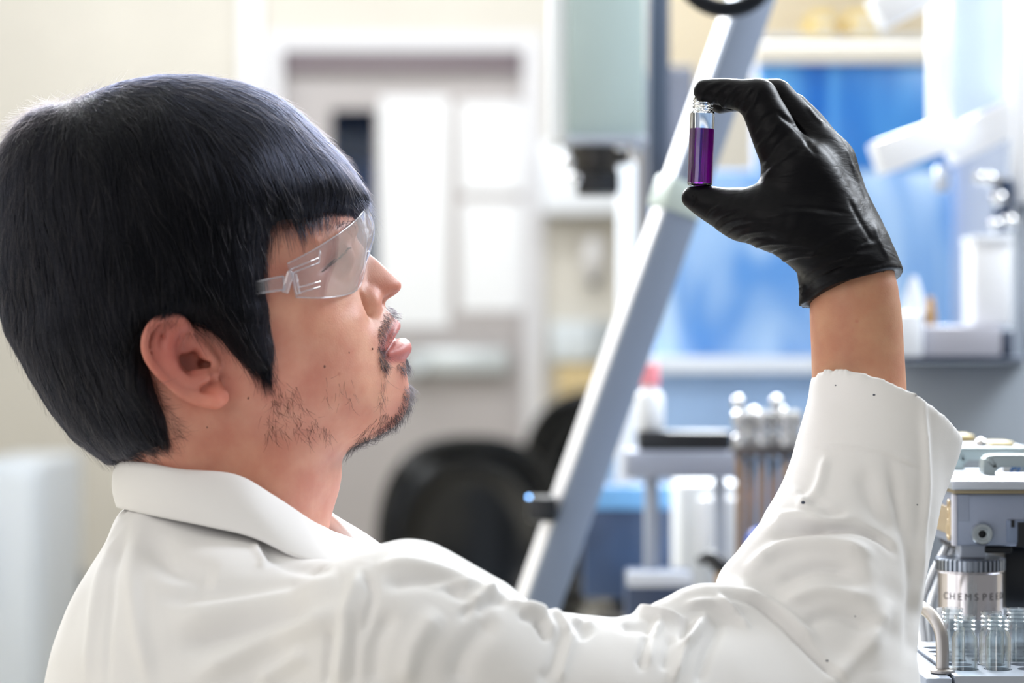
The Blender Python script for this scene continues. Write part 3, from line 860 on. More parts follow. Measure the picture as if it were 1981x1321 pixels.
M_acr = clear_mat('clear_acrylic', (.80, .86, .86), 1.4, .18, .05, (.85, .9, .9, 1), .06)
M_hand = mat('handle_metal', srgb(182, 194, 196), .3, .7)
def lifter(x0, y0, x1, y1, Y, wid, lb):
    t = thing('lift_handle', lb, 'handle', P((x0 + x1) / 2, y1, Y), 'lift handles on the metal block')
    r = 16
    path = [P(x0, y1, Y), P(x0, y0 + r, Y), P(x0 + 5, y0 + 5, Y), P(x0 + r, y0, Y), P(x1 - r, y0, Y), P(x1 - 5, y0 + 5, Y), P(x1, y0 + r, Y), P(x1, y1, Y)]
    bm = bmesh.new()
    # a flat bar bent into a hoop: inner and outer outline, extruded in depth
    def offs(d):
        c_ = [(x0 + d, y1), (x0 + d, y0 + r + d * .5), (x0 + d + 4, y0 + d + 4), (x0 + r + d * .5, y0 + d), (x1 - r - d * .5, y0 + d), (x1 - d - 4, y0 + d + 4), (x1 - d, y0 + r + d * .5), (x1 - d, y1)]
        return [P(a, b, Y) for a, b in c_]
    o_, i_ = offs(0), offs(wid)
    D_ = Vector((0, .016, 0)); n_ = len(o_)
    V = [[bm.verts.new(p) for p in o_], [bm.verts.new(p) for p in i_], [bm.verts.new(p + D_) for p in i_], [bm.verts.new(p + D_) for p in o_]]
    for k in range(n_ - 1):
        for a in range(4):
            b = (a + 1) % 4
            bm.faces.new((V[a][k], V[a][k + 1], V[b][k + 1], V[b][k]))
    for k in (0, n_ - 1): bm.faces.new([V[a][k] for a in range(4)])
    bmesh.ops.bevel(bm, geom=list(bm.edges), offset=.0012, segments=2, affect='EDGES')
    obj('hoop', bm, M_hand, t, smooth=True)
    return t
lifter(1842, 866, 2010, 936, .245, 24, 'rear bright lift handle on the block, nearer the cuff')
lh = lifter(1903, 880, 2040, 943, .18, 24, 'front bright lift handle on the block, at the right edge')
lab = thing('label_card', 'white card with a blue oval mark behind the front lift handle', 'card', P(1975, 940, .215))
rbox('card', 1940, 898, 2010, 944, .215, .002, M_paper, lab, 0)
def curve_mark(name, pts, r, m, par, Y):
    bm = bmesh.new(); add_tube(bm, [P(x, y, Y) for x, y in pts], r, 8, 24)
    for v in bm.verts: v.co.y = Y + (v.co.y - Y) * .15
    return obj(name, bm, m, par, smooth='all')
curve_mark('blue_mark', [(1972, 899), (1964, 900), (1957, 908), (1959, 915), (1966, 914), (1973, 906), (1968, 903), (1962, 908)], .0007, mat('print_blue', srgb(30, 120, 200), .5), lab, .2145)
def text(name, s, size, loc, rot, m, parent, ext=.0001):
    cu = bpy.data.curves.new(name, 'FONT'); cu.body = s; cu.size = size; cu.extrude = ext; cu.align_x = 'CENTER'; cu.align_y = 'CENTER'
    o = bpy.data.objects.new(name, cu); C.objects.link(o)
    deps = bpy.context.evaluated_depsgraph_get()
    me = bpy.data.meshes.new_from_object(o.evaluated_get(deps)); bpy.data.objects.remove(o)
    M = Matrix.Translation(Vector(loc)) @ rot.to_4x4()
    me.transform(M)
    return link(name, me, m, parent)
RX = Matrix.Rotation(math.radians(90), 3, 'X')
text('card_text', 'ec', .0055, P(1984, 906, .2143), RX, mat('print_pale_blue', srgb(120, 160, 200), .5), lab)
text('card_text', 'XX', .0050, P(1974, 925, .2143), RX, mat('print_dark', srgb(40, 44, 56), .5), lab)
for i, (x0, y0, x1, y1, Y, lb) in enumerate(((1851, 841, 1886, 856, .36, 'yellow pad above the rear lift handle beside the cuff'), (1916, 855, 1964, 870, .34, 'yellow pad above the front lift handle at the right edge'))):
    o = rbox('yellow_pad', x0, y0, x1, y1, Y, .03, mat('ochre_pad', srgb(214, 196, 146), .6), None, .002); tag(o, lb, 'pad', 'yellow pads behind the handles')
pl = rbox('pad_shelf', 1838, 868, 2010, 885, .31, .1, M_alu, None, .002); tag(pl, 'metal shelf under the yellow pads behind the lift handles', 'shelf')
bm = bmesh.new(); bmesh.ops.create_uvsphere(bm, u_segments=16, v_segments=10, radius=.0045)
for v in bm.verts: v.co += P(1898, 859, .33)
tag(obj('steel_knob', bm, M_steel, None, smooth='all'), 'small shiny steel knob between the two yellow pads', 'knob')

# stirrer cap with knurled rim and lettering
kc = P(1877, 1130, .158)
kn = thing('knurled_cap', 'chrome cap with knurled rim and dark lettering behind the vials', 'cap', P(1877, 1172, .158))
rk = .0218; kY = kc.y
zt, zm, zl = P(0, 1084, kY - rk).z, P(0, 1108, kY - rk).z, P(0, 1200, kY - rk).z
bm = bmesh.new(); N = 42
rings = []
for z, s in ((zm, .985), (zm + .0004, 1.03), (zt - .0007, 1.03), (zt, .985), (zt, .7)):
    ring = []
    for i in range(N):
        for fr_, rr in ((.0, 1.0), (.50, 1.0), (.56, .90), (.94, .90)):
            an = 2 * math.pi * (i + fr_) / N
            q_ = rk * s * (rr if s > .9 else 1.0)
            ring.append(bm.verts.new((kc.x + math.cos(an) * q_, kY + math.sin(an) * q_, z)))
    rings.append(ring)
for A, B in zip(rings[:-1], rings[1:]):
    for i in range(4 * N):
        j = (i + 1) % (4 * N); bm.faces.new((A[i], A[j], B[j], B[i]))
bm.faces.new(rings[-1])
obj('knurled_rim', bm, mat('knurl_steel', srgb(150, 156, 166), .25, .9), kn)
bm = bmesh.new(); add_lathe(bm, [(rk * .96, zl - zm), (rk * .96, -.0014), (rk, -.0006), (rk, 0), (0, 0)], (kc.x, kY, zm), n=72); obj('cap_body', bm, mat('chrome', srgb(196, 190, 190), .14, 1.0), kn, smooth=True)
zt_ = P(0, 1156, kY - rk).z
for i, ch in enumerate('CHEMSPEED'):
    a = math.radians(-90 + (i - 4) * 14.5)
    n_ = Vector((math.cos(a), math.sin(a), 0))
    R = Matrix((Vector((-n_.y, n_.x, 0)), Vector((0, 0, 1)), n_)).transposed()
    text('cap_letter', ch, .0064, Vector((kc.x, kY, zt_)) + n_ * (rk * .962), R, mat('engraved_black', srgb(38, 34, 36), .5), kn)
bm = bmesh.new(); add_box(bm, (kc.x, kY, (zt + za) / 2), (.0165, .0165, za - zt), None, .001); obj('square_drive', bm, M_alu2, kn)
o = rbox('gap_shade_box', 1860, 1057, 1958, 1070, .15, .08, M_black, hb, .001)  # black box stands in for the shade in the gap below the block
o = rbox('shaft_housing', 1942, 1060, 2010, 1180, .185, .06, M_black, None, .003); tag(o, 'black shaft housing under the block at the right edge', 'housing')

# rack with holes, vials in it, side tray with a tubular handle
ZR = .907
rk_ = thing('vial_rack', 'aluminium rack with round holes holding empty glass vials', 'rack', (.36, .05, ZR - .03))
x0r, x1r, y0r, y1r = .2555, .50, -.009, .148
def hole_plate(x0, x1, y0, y1, z0, z1, holes, r, n=24):
    """plate with round holes: a square cell around every hole, joined"""
    bm = bmesh.new()
    xs = sorted({h[0] for h in holes}); ys = sorted({h[1] for h in holes})
    ex = [x0] + [(a + b) / 2 for a, b in zip(xs[:-1], xs[1:])] + [x1]
    ey = [y0] + [(a + b) / 2 for a, b in zip(ys[:-1], ys[1:])] + [y1]
    for i, cx in enumerate(xs):
        for j, cyy in enumerate(ys):
            a, b, c_, d = ex[i], ex[i + 1], ey[j], ey[j + 1]
            top = []; inn = []; low = []
            ang = sorted([2 * math.pi * k / n for k in range(n)] + [math.atan2(yy - cyy, xx - cx) % (2 * math.pi) for xx in (a, b) for yy in (c_, d)])
            for t in ang:
                dx, dy = math.cos(t), math.sin(t)
                s = min((((b - cx) if dx > 0 else (cx - a)) / abs(dx)) if abs(dx) > 1e-9 else 9, (((d - cyy) if dy > 0 else (cyy - c_)) / abs(dy)) if abs(dy) > 1e-9 else 9)
                top.append(bm.verts.new((cx + dx * s, cyy + dy * s, z1))); inn.append(bm.verts.new((cx + dx * r, cyy + dy * r, z1))); low.append(bm.verts.new((cx + dx * r, cyy + dy * r, z0 + .002)))
            for k in range(n + 4):
                q = (k + 1) % (n + 4)
                bm.faces.new((top[k], top[q], inn[q], inn[k])); bm.faces.new((inn[k], inn[q], low[q], low[k]))
            bm.faces.new(low)
    for p, q in (((x0, y0), (x1, y0)), ((x1, y0), (x1, y1)), ((x1, y1), (x0, y1)), ((x0, y1), (x0, y0))):
        bm.faces.new([bm.verts.new((p[0], p[1], z1)), bm.verts.new((q[0], q[1], z1)), bm.verts.new((q[0], q[1], z0)), bm.verts.new((p[0], p[1], z0))])
    return bm
def floor_xy(px, py, z=ZR):
    d = (CAM_Z - z) * FPX / (py - 660.5)
    return ((px - 990.5) * d / FPX, d - CAM_D)
pitch = .0197
h0 = floor_xy(1928, 1292)
holes = [(h0[0] + i * pitch, h0[1] + .0155 + (j - 1) * pitch) for i in range(-1, 9) for j in range(0, 8)]
holes = [h for h in holes if x0r + .010 < h[0] < x1r - .01 and y0r + .009 < h[1] < y1r - .009]
bm = hole_plate(x0r, x1r, y0r, y1r, ZR - .026, ZR, holes, .0082)
obj('rack_plate', bm, M_alu, rk_)
bm = bmesh.new(); add_box(bm, ((x0r + x1r) / 2, (y0r + y1r) / 2, (ZR - .026 + DECK) / 2), (x1r - x0r - .01, y1r - y0r - .01, ZR - .026 - DECK - .0005), None, .002); obj('rack_base', bm, mat('rack_dark', srgb(58, 64, 74), .4, .4), rk_)
def vial_mesh(R=.0074, H=.0555, w=.0009):
    sh = H - .011; pr = [(0, 0), (R - .0012, 0), (R, .0012), (R, sh - .002), (R - .0008, sh - .0004), (R * .86, sh + .0006), (R * .80, sh + .0014)]
    z = sh + .002
    while z < H - .002:
        pr += [(R * .80, z), (R * .90, z + .0007), (R * .90, z + .0012), (R * .80, z + .0018)]; z += .0025
    pr += [(R * .86, H - .0006), (R * .82, H), (R * .70, H), (R * .68, H - .001), (R * .68, sh + .001), (R - w, sh - .0022), (R - w, .0020), (R - w - .001, .0011), (0, .001)]
    bm = bmesh.new(); add_lathe(bm, pr, (0, 0, 0), n=36)
    me = bpy.data.meshes.new('empty_vial'); bmesh.ops.recalc_face_normals(bm, faces=bm.faces); bm.to_mesh(me); bm.free()
    for p in me.polygons: p.use_smooth = True
    me.set_sharp_from_angle(angle=math.radians(38))
    return me
vm = vial_mesh(); vm.materials.append(clear_mat('vial_clear_glass', (.93, .96, .97), 1.7, 0.0, .02, base=.05))
def nearest_hole(x, y, used):
    hs = [h for h in holes if h not in used]
    return min(hs, key=lambda h: (h[0] - x) ** 2 + (h[1] - y) ** 2)
used = []
for (px, pyt, lb) in ((1928, 1163, 'empty clear vial nearest the front of the rack'), (1861, 1156, 'empty clear vial at the left of the rack, beside the tubular handle'), (1887, 1169, 'empty clear vial second from the left in the rack'),
                      (1968, 1174, 'empty clear vial at the right edge of the picture in the rack'), (1962, 1155, 'empty clear vial in the back row in front of the black housing')):
    zt_v = ZR - .018 + .0555
    d = (CAM_Z - zt_v) * FPX / (pyt - 660.5)
    h = nearest_hole((px - 990.5) * d / FPX, d - CAM_D, used); used.append(h)
    o = bpy.data.objects.new('empty_vial', vm); C.objects.link(o); o.location = (h[0], h[1], ZR - .0238)
    tag(o, lb, 'vial', 'empty vials in the rack')

ty = thing('side_tray', 'narrow metal tray with a bent tubular handle left of the rack', 'tray', (.245, .06, DECK))
bm = bmesh.new(); add_box(bm, (.2465, .068, (ZR + DECK) / 2 - .0005), (.016, .152, ZR - DECK - .001), None, .002); obj('tray_body', bm, M_alu2, ty, smooth=True)
bm = bmesh.new(); hx, hy = floor_xy(1823, 1299)
hz = P(0, 1196, hy).z
add_tube(bm, [(hx, hy, ZR - .001), (hx, hy, hz - .016), (hx - .001, hy + .002, hz - .007), (hx - .004, hy + .008, hz), (hx - .008, hy + .02, hz + .004), (hx - .010, hy + .05, hz + .005), (hx - .010, hy + .08, hz + .003), (hx - .010, hy + .088, hz - .004), (hx - .010, hy + .09, hz - .016), (hx - .010, hy + .09, ZR - .001)], .0038, 16, 60)
hnd = obj('tubular_handle', bm, mat('brushed_steel', srgb(176, 170, 166), .3, .9), ty, smooth='all')
bm = bmesh.new(); add_lathe(bm, [(0, 0), (.0072, 0), (.0072, .0015), (.006, .0024), (.0042, .0024)], (hx, hy, ZR - .0004), n=28); obj('foot_ring', bm, mat('brushed_steel', 0), hnd, smooth=True)
for i, pts in enumerate(([(1842, 1040, .22), (1800, 1120, .20), (1782, 1180, .19), (1790, 1262, .175)], [(1846, 1060, .24), (1815, 1130, .23), (1796, 1200, .21), (1800, 1258, .19)], [(1836, 1150, .26), (1806, 1150, .26), (1780, 1210, .23), (1778, 1258, .19)])):
    bm = bmesh.new(); add_tube(bm, [P(*p) for p in pts], .0028, 10, 24)
    tag(obj('clear_tubing', bm, mat('clear_tubing', srgb(214, 220, 228), .15, spec=.8), None, smooth='all'), ('milky tubing looping closest to the sleeve, behind the tubular handle', 'milky tubing in the middle of the bundle behind the tubular handle', 'milky tubing furthest back behind the tubular handle')[i], 'tubing', 'tubing behind the tray')
bm = bmesh.new(); q = floor_xy(1825, 1262); add_lathe(bm, [(0, 0), (.0034, 0), (.0036, .025), (.0042, .0255), (.0042, .0275), (.0032, .0275), (.0030, .006), (0, .006)], (q[0], q[1] + .0, ZR), n=24)
tag(obj('white_tube', bm, mat('white_tube', srgb(226, 228, 232), .35), None, smooth=True), 'short white sample tube standing left of the vials', 'tube')
# ================================================================== the man: head
YAW = math.radians(12.0)
cy_, sy_ = math.cos(YAW), math.sin(YAW)
HO = P(400, 600, 0.0)
def HP(px, py, c):
    """head coordinates (a forward, b up, c sideways towards the near side), metres, of the point seen at a pixel"""
    K = (px - 990.5) / FPX; M = (660.5 - py) / FPX
    a = (K * (HO.y - c * cy_ + CAM_D) - HO.x - c * sy_) / (cy_ - K * sy_)
    W = HO.y + a * sy_ - c * cy_ + CAM_D
    return np.array([a, M * W + CAM_Z - HO.z, c])
def HC(px, py, mm): return HP(px, py, mm / 1000)
def h2w(p):
    p = np.asarray(p)
    a, b, c = p[..., 0], p[..., 1], p[..., 2]
    return np.stack([HO.x + a * cy_ + c * sy_, HO.y + a * sy_ - c * cy_, HO.z + b], -1)

face_poly = [(642, 325), (668, 365), (680, 405), (687, 440), (689, 462), (694, 485), (699, 520), (706, 555), (720, 578), (737, 592),
             (753, 603), (761, 615), (763, 632), (759, 650), (765, 664), (778, 682), (784, 695), (785, 708), (786, 722), (790, 742), (793, 760), (790, 784), (781, 806),
             (762, 826), (726, 846), (690, 861), (672, 873), (662, 886), (661, 915), (655, 950), (640, 1000), (628, 1060), (615, 1170),
             (285, 1170), (268, 1000), (240, 900), (195, 855), (150, 800), (100, 720), (60, 620), (35, 500), (35, 400), (60, 310),
             (110, 240), (190, 198), (300, 178), (400, 180), (500, 212), (585, 265)]
face_pts = [  # (px, py, half width in mm)
    (640, 390, 32), (600, 370, 48), (560, 430, 61), (520, 460, 67), (480, 490, 70), (540, 500, 65), (612, 490, 55), (650, 490, 39),
    (628, 515, 49), (668, 440, 31), (662, 520, 33), (682, 500, 20), (600, 555, 60), (642, 570, 49), (540, 575, 67), (672, 572, 38), (692, 572, 28),
    (692, 615, 37), (682, 588, 35.5), (699, 645, 36), (668, 600, 42), (650, 640, 50), (600, 660, 57), (540, 670, 63), (480, 690, 66), (714, 622, 24), (738, 684, 25), (735, 635, 21),
    (705, 690, 36), (660, 720, 48), (600, 750, 55), (540, 770, 59), (480, 780, 62), (770, 732, 17), (758, 770, 23), (735, 790, 29), (775, 790, 13),
    (700, 780, 38), (650, 810, 44), (600, 830, 48), (540, 840, 53), (500, 850, 56), (500, 910, 56), (560, 900, 49), (600, 890, 42), (640, 890, 25),
    (450, 950, 58), (560, 985, 49), (618, 985, 24), (350, 950, 56), (290, 950, 34), (440, 1080, 60), (320, 1080, 46), (560, 1080, 48),
    (440, 680, 67), (400, 700, 66), (350, 690, 66), (330, 790, 62), (300, 850, 55), (255, 870, 38), (400, 600, 71), (300, 600, 74), (200, 600, 66), (120, 600, 47),
    (400, 450, 75), (300, 420, 76), (200, 420, 68), (110, 420, 47), (500, 350, 66), (400, 280, 62), (300, 260, 60), (200, 280, 47),
    (580, 320, 42), (430, 800, 62), (400, 850, 60), (330, 700, 66)]

def make_field(poly, pts, spacing=0.006, lo=(-0.16, -0.185), hi=(0.125, 0.15), h=0.001):
    pl = np.array([HP(x, y, 0)[:2] for x, y in poly])
    L = np.hypot(*(np.roll(pl, -1, 0) - pl).T)
    bd = np.vstack([np.linspace(p, q, max(1, int(l / spacing)), endpoint=False) for p, q, l in zip(pl, np.roll(pl, -1, 0), L)])
    ip = np.array([HP(x, y, c / 1000) for x, y, c in pts])
    X = np.vstack([bd, ip[:, :2]]) * 10
    V = np.concatenate([np.zeros(len(bd)), ip[:, 2] ** 2]) * 1e4
    f = tps(X, V, 1e-3)
    def F(a, b):
        v = f(a * 10, b * 10) / 1e4
        ins = inside(a, b, pl)
        d, _, _ = polydist(a, b, pl, True)
        return np.where(ins, np.maximum(v, d * 0.004), -d * 0.03)
    return Field2(lo, hi, h, F), pl

FF, face_pl = make_field(face_poly, face_pts)
print('face field', FF.F.max() ** .5)

def field_sdf(FLD):
    def f(x, y, z):
        a, b = x[:, :, 0] + 0 * y[:, :, 0], y[:, :, 0] + 0 * x[:, :, 0]
        F = FLD(a, b).astype(np.float32)[:, :, None]
        ga, gb = FLD.grad(a, b)
        g2 = (ga ** 2 + gb ** 2).astype(np.float32)[:, :, None]
        return (z * z - F) / np.sqrt(4 * z * z + g2 + 1e-5)
    return f

g = Grid((-0.135, -0.178, -0.088), (0.122, 0.130, 0.095), 0.0011)
g.D[:] = np.minimum(field_sdf(FF)(*g.xyz((slice(None),) * 3)), 0.03)

# nose
nose_poly = [(694, 470), (706, 483), (730, 502), (752, 522), (768, 537), (777, 549), (776, 560), (768, 568), (755, 576), (744, 583), (738, 596), (700, 612), (655, 590), (660, 500)]
nose_pts = [(688, 490, 8), (715, 506, 6), (702, 515, 10), (690, 530, 15), (738, 528, 7.5), (722, 535, 11), (708, 548, 14.5), (695, 560, 18.5), (754, 540, 7.5),
            (740, 552, 11), (726, 566, 14), (712, 582, 17.5), (722, 598, 16.5), (735, 586, 13), (752, 562, 9.5), (764, 553, 7.5), (768, 545, 5.5), (735, 596, 8), (700, 596, 20), (676, 560, 24), (676, 515, 16)]
NF, _ = make_field(nose_poly, nose_pts, 0.003, (0.04, -0.04), (0.125, 0.06), 0.001)
sl_ = g.box((0.05, -0.03, -0.035), (0.122, 0.05, 0.035))
nd = field_sdf(NF)(*g.xyz(sl_))
g.D[sl_] = smin(g.D[sl_], np.minimum(nd, 0.03), 0.005)
for s in (1, -1):
    add_ell(g, HC(715, 587, 14.5 * s), (.0060, .0078, .0058), .005)
    add_chain(g, [HC(753, 575, 6.0 * s), HC(743, 585, 8 * s)], [.0018, .0026], .0012, sub=True)
    # crease behind the wing of the nose
    add_chain(g, [HC(696, 568, 22 * s), HC(702, 592, 22.5 * s), HC(712, 611, 21.5 * s)], [.0002, .0006, .0003], .004, sub=True, n=8)
# lips
for s in (1, -1):
    add_chain(g, [HC(762, 630, 0), HC(761, 635, 5 * s), HC(756, 650, 13 * s), HC(747, 676, 21 * s)], [.0035, .0036, .0027, .0010], .0025, n=10)
    add_chain(g, [HC(777, 673, 0), HC(775, 675, 6 * s), HC(766, 681, 13 * s), HC(752, 685, 21 * s)], [.0052, .0052, .0040, .0010], .0035, n=10)
    add_chain(g, [HC(769, 652, 0), HC(763, 654, 7 * s), HC(756, 668, 15 * s), HC(745, 685, 24 * s)], [.0008, .0008, .0009, .0006], .0016, sub=True, n=10)

def dval(p):
    """trilinear value of the head grid"""
    u = (np.asarray(p) - g.lo) / g.h
    i = np.clip(u.astype(int), 0, g.n - 2); f = u - i
    r = 0
    for x in (0, 1):
        for y in (0, 1):
            for z in (0, 1):
                w = (f[..., 0] if x else 1 - f[..., 0]) * (f[..., 1] if y else 1 - f[..., 1]) * (f[..., 2] if z else 1 - f[..., 2])
                r = r + w * g.D[i[..., 0] + x, i[..., 1] + y, i[..., 2] + z]
    return r
def surf(px, py, off=0.0):
    """head coordinates of the skin seen at a pixel, lifted by off"""
    cs = np.arange(0.092, -0.03, -0.0004)
    pts = np.array([HP(px, py, c) for c in cs])
    d = dval(pts)
    k = np.argmax(d < off) if (d < off).any() else int(np.argmin(d))
    return pts[k]

# eyes: lids, slit
MI = np.array([1, 1, -1.0])
for s in (1, -1):
    add_ell(g, HC(648, 499, 32 * s), (.0115, .0115, .0105), .006)
    add_chain(g, [HC(610, 470, 52 * s), HC(648, 447, 40 * s), HC(678, 441, 22 * s)], [.003, .0045, .004], .008, n=6)
slit = [surf(x, y) for x, y in ((616, 527), (630, 516), (646, 503), (659, 491), (668, 481))]
fold = [surf(x, y) for x, y in ((620, 512), (642, 494), (662, 472))]
for M in (np.ones(3), MI):
    add_chain(g, [p * M for p in slit], [.0006, .0016, .0024, .0026, .0012], .0010, sub=True, n=10)
    add_chain(g, [p * M for p in fold], [.0002, .0006, .0004], .003, sub=True, n=8)
# ears
def ear(s):
    A = lambda px, py, c: HC(px, py, c) * np.array([1, 1, s])
    add_chain(g, [A(372, 640, 66), A(345, 660, 72), A(322, 690, 73), A(350, 735, 71), A(400, 755, 67)], [.006, .0065, .0065, .006, .005], .005, n=14)
    add_chain(g, [A(302, 638, 82), A(296, 668, 83), A(312, 704, 82), A(340, 735, 78), A(375, 756, 75)], [.0030, .0032, .0034, .0034, .003], .003, n=14)
    add_chain(g, [A(350, 628, 79), A(330, 650, 80), A(325, 690, 81), A(340, 722, 80), A(366, 738, 78), A(395, 730, 76)], [.0035, .0042, .0045, .0045, .0042, .0035], .003, n=16)
    add_chain(g, [A(372, 660, 72), A(368, 640, 75), A(350, 617, 81), A(325, 613, 84), A(300, 622, 86.5), A(284, 645, 88), A(280, 670, 88), A(288, 696, 87), A(308, 722, 85),
                  A(332, 744, 82), A(356, 762, 79), A(388, 773, 76), A(414, 776, 73.5)], [.0014, .002, .0026, .0026, .0026, .0024, .0024, .0025, .0026, .0028, .0032, .0040, .0042], .0018, n=40)
    add_ell(g, A(414, 768, 71), (.0085, .0062, .0036), .003)
    add_chain(g, [A(420, 745, 68), A(416, 770, 70)], [.003, .004], .004)
    add_chain(g, [A(316, 628, 80), A(330, 632, 79), A(352, 634, 76)], [.0035, .004, .004], .003)
    add_ell(g, A(377, 698, 78), (.0088, .0080, .0100), .002, sub=True)
    add_chain(g, [A(366, 650, 76), A(360, 672, 77), A(362, 694, 78), A(378, 706, 78), A(404, 706, 77)], [.0018, .0036, .0052, .0050, .0026], .0018, sub=True, n=14)
    add_chain(g, [A(378, 664, 70), A(360, 680, 70.5)], [.0026, .0015], .003)
    add_chain(g, [A(386, 660, 66), A(398, 684, 69.5), A(414, 704, 68)], [.0036, .0042, .0034], .004, n=6)
    add_chain(g, [A(376, 726, 75), A(398, 724, 73), A(414, 722, 70)], [.0032, .0034, .0030], .003)
    add_ell(g, A(396, 704, 66), (.0040, .003, .006), .002, sub=True)
ear(1); ear(-1)
hco, hq = surface_nets(g)
hco = relax(hco, hq, 2, 0.5)
hn = vnormals(hco, hq)
head_g = g
print('head verts', len(hco))

# skin tone per vertex (the skin's own colour: lips, redness, stubble; the ear also holds painted shade)
def blob(c3, r):
    d = (hco - np.asarray(c3)) / np.asarray(r)
    return np.exp(-(d ** 2).sum(1))
base = np.array([0.555, 0.278, 0.200])
tone = np.tile(base, (len(hco), 1))
def tint(w, col):
    global tone
    w = np.clip(w, 0, 1)[:, None]
    tone = tone * (1 - w) + np.array(col) * w
for s in (1, -1):
    A = lambda px, py, c: HC(px, py, c) * np.array([1, 1, s])
    tint(0.95 * blob(A(335, 680, 80), (.027, .030, .022)), (.46, .135, .11))  # ear redness, darkened further for the shade of the hair
    tint(0.8 * blob(A(415, 770, 72), (.012, .010, .01)), (.70, .22, .15))
    tint(0.35 * blob(A(560, 740, 57), (.03, .02, .03)), (.62, .27, .21))
    tint(0.4 * blob(A(722, 592, 14), (.012, .012, .012)), (.55, .19, .13))
    tint(0.55 * blob(A(640, 600, 45), (.035, .016, .03)), (.68, .35, .225))
    tint(0.5 * blob(A(712, 680, 30), (.018, .035, .02)), (.70, .38, .25))
    tint(0.55 * blob(A(480, 920, 57), (.035, .03, .03)), (.52, .22, .125))
tint(0.4 * blob(HC(768, 552, 0), (.013, .012, .02)), (.62, .25, .17))
# lips by nearness to the lip curves
lipd = np.full(len(hco), 1.0)
for s in (1, -1):
    for ch in ([HC(764, 630, 0), HC(763, 638, 5 * s), HC(757, 652, 13 * s), HC(747, 676, 21 * s)], [HC(784, 676, 0), HC(781, 680, 6 * s), HC(771, 682, 13 * s), HC(753, 684, 20 * s)]):
        ch = catmull(np.array(ch), 16)
        lipd = np.minimum(lipd, np.sqrt(((hco[:, None] - ch[None]) ** 2).sum(-1)).min(1) if len(hco) < 1000 else np.min([np.sqrt(((hco - p) ** 2).sum(1)) for p in ch], 0))
tint(np.clip((0.0068 - lipd) / 0.0022, 0, 1) * 0.9, (.43, .125, .115))
# ------------------------------------------------------------------ hair volume
hair_poly = [(-14, 400), (-9, 330), (4, 284), (30, 246), (58, 220), (86, 207), (112, 203), (150, 192), (192, 177), (240, 161), (310, 149), (385, 150), (465, 163), (528, 186), (571, 216),
             (621, 265), (668, 315), (696, 358), (712, 388), (706, 402), (690, 412), (676, 480), (645, 600), (600, 740), (490, 850), (370, 900), (290, 902), (240, 888),
             (209, 896), (184, 878), (142, 846), (98, 790), (60, 728), (12, 640), (-10, 540), (-16, 470)]
hair_pts = [  # (px, py, half width in mm); below the skin outside the hairline
    (690, 385, 24), (668, 380, 38), (640, 395, 44), (600, 400, 57), (560, 405, 67), (520, 410, 74), (500, 450, 77), (485, 520, 79), (480, 580, 79), (500, 600, 78), (498, 640, 76), (512, 680, 71.5), (524, 702, 66.5), (488, 695, 70),
    (458, 675, 73), (430, 640, 76), (400, 615, 79), (360, 600, 84), (315, 600, 88), (285, 625, 86), (262, 660, 82), (268, 720, 77), (290, 770, 70), (315, 810, 64), (325, 840, 60), (290, 865, 54), (250, 885, 38),
    (640, 330, 46), (600, 300, 50), (560, 330, 66), (500, 300, 74), (420, 260, 72), (440, 350, 83), (360, 240, 69), (300, 230, 66), (240, 230, 58), (350, 350, 86), (250, 340, 80), (160, 320, 66), (80, 340, 48),
    (400, 480, 87), (300, 500, 87), (200, 480, 79), (120, 480, 62), (50, 480, 42), (300, 580, 86), (200, 620, 76), (120, 620, 58), (60, 600, 34), (220, 720, 70), (160, 740, 52), (110, 720, 40), (240, 800, 60), (190, 820, 42), (215, 870, 30),
    # skin side of the hairline
    (640, 445, 30), (590, 445, 52), (540, 450, 60), (530, 500, 60), (540, 560, 58), (548, 620, 56), (558, 680, 52), (535, 728, 54), (505, 742, 55), (600, 600, 50), (600, 680, 46), (560, 780, 46), (440, 790, 52), (455, 728, 58), (425, 680, 61), (400, 650, 62), (350, 650, 60), (310, 660, 60), (295, 700, 60), (315, 760, 56), (345, 810, 54), (355, 850, 52), (320, 890, 44), (270, 910, 28)]
HF, hair_pl = make_field(hair_poly, hair_pts, 0.006, (-0.16, -0.125), (0.12, 0.16), 0.001)
g2 = Grid((-0.142, -0.100, -0.098), (0.112, 0.145, 0.098), 0.0018)
g2.D[:] = np.minimum(field_sdf(HF)(*g2.xyz((slice(None),) * 3)), 0.03) + 0.0012
cco, cq = surface_nets(g2)
cco = relax(cco, cq, 3, 0.5)

# direction in which the hair lies
WH = HP(128, 196, -0.004)
def flow(p, seedn):
    d = p - WH
    r = np.linalg.norm(d, axis=1, keepdims=True)
    d = d / (r + 1e-6)
    w = np.clip(r / 0.16, 0, 1)
    gv = np.zeros_like(d); gv[:, 1] = -1.0
    fwd = np.zeros_like(d); fwd[:, 0] = 1.0
    side = np.clip((p[:, 1] - 0.02) / 0.10, 0, 1)[:, None] * np.clip((p[:, 0] + 0.02) / 0.05, 0, 1)[:, None]
    # locks: slow sideways wander shared by neighbouring hairs
    a = np.sin(p[:, 0] * 95 + 1.3) * np.cos(p[:, 1] * 60 + 0.4) + 0.6 * np.sin(p[:, 0] * 210 + p[:, 1] * 130 + p[:, 2] * 170)
    wand = np.zeros_like(d); wand[:, 0] = 0.30 * a
    v = d * 1.0 + gv * (0.35 + 0.9 * w) + fwd * 0.25 * side + wand + seedn
    back = np.clip((-0.045 - p[:, 0]) / 0.05, 0, 1)[:, None]
    nape = np.clip((-0.02 - p[:, 1]) / 0.06, 0, 1)[:, None]
    v = v + fwd * 0.75 * nape * (1 - 0.45 * back) + gv * 0.5 * nape
    return v / (np.linalg.norm(v, axis=1, keepdims=True) + 1e-9)

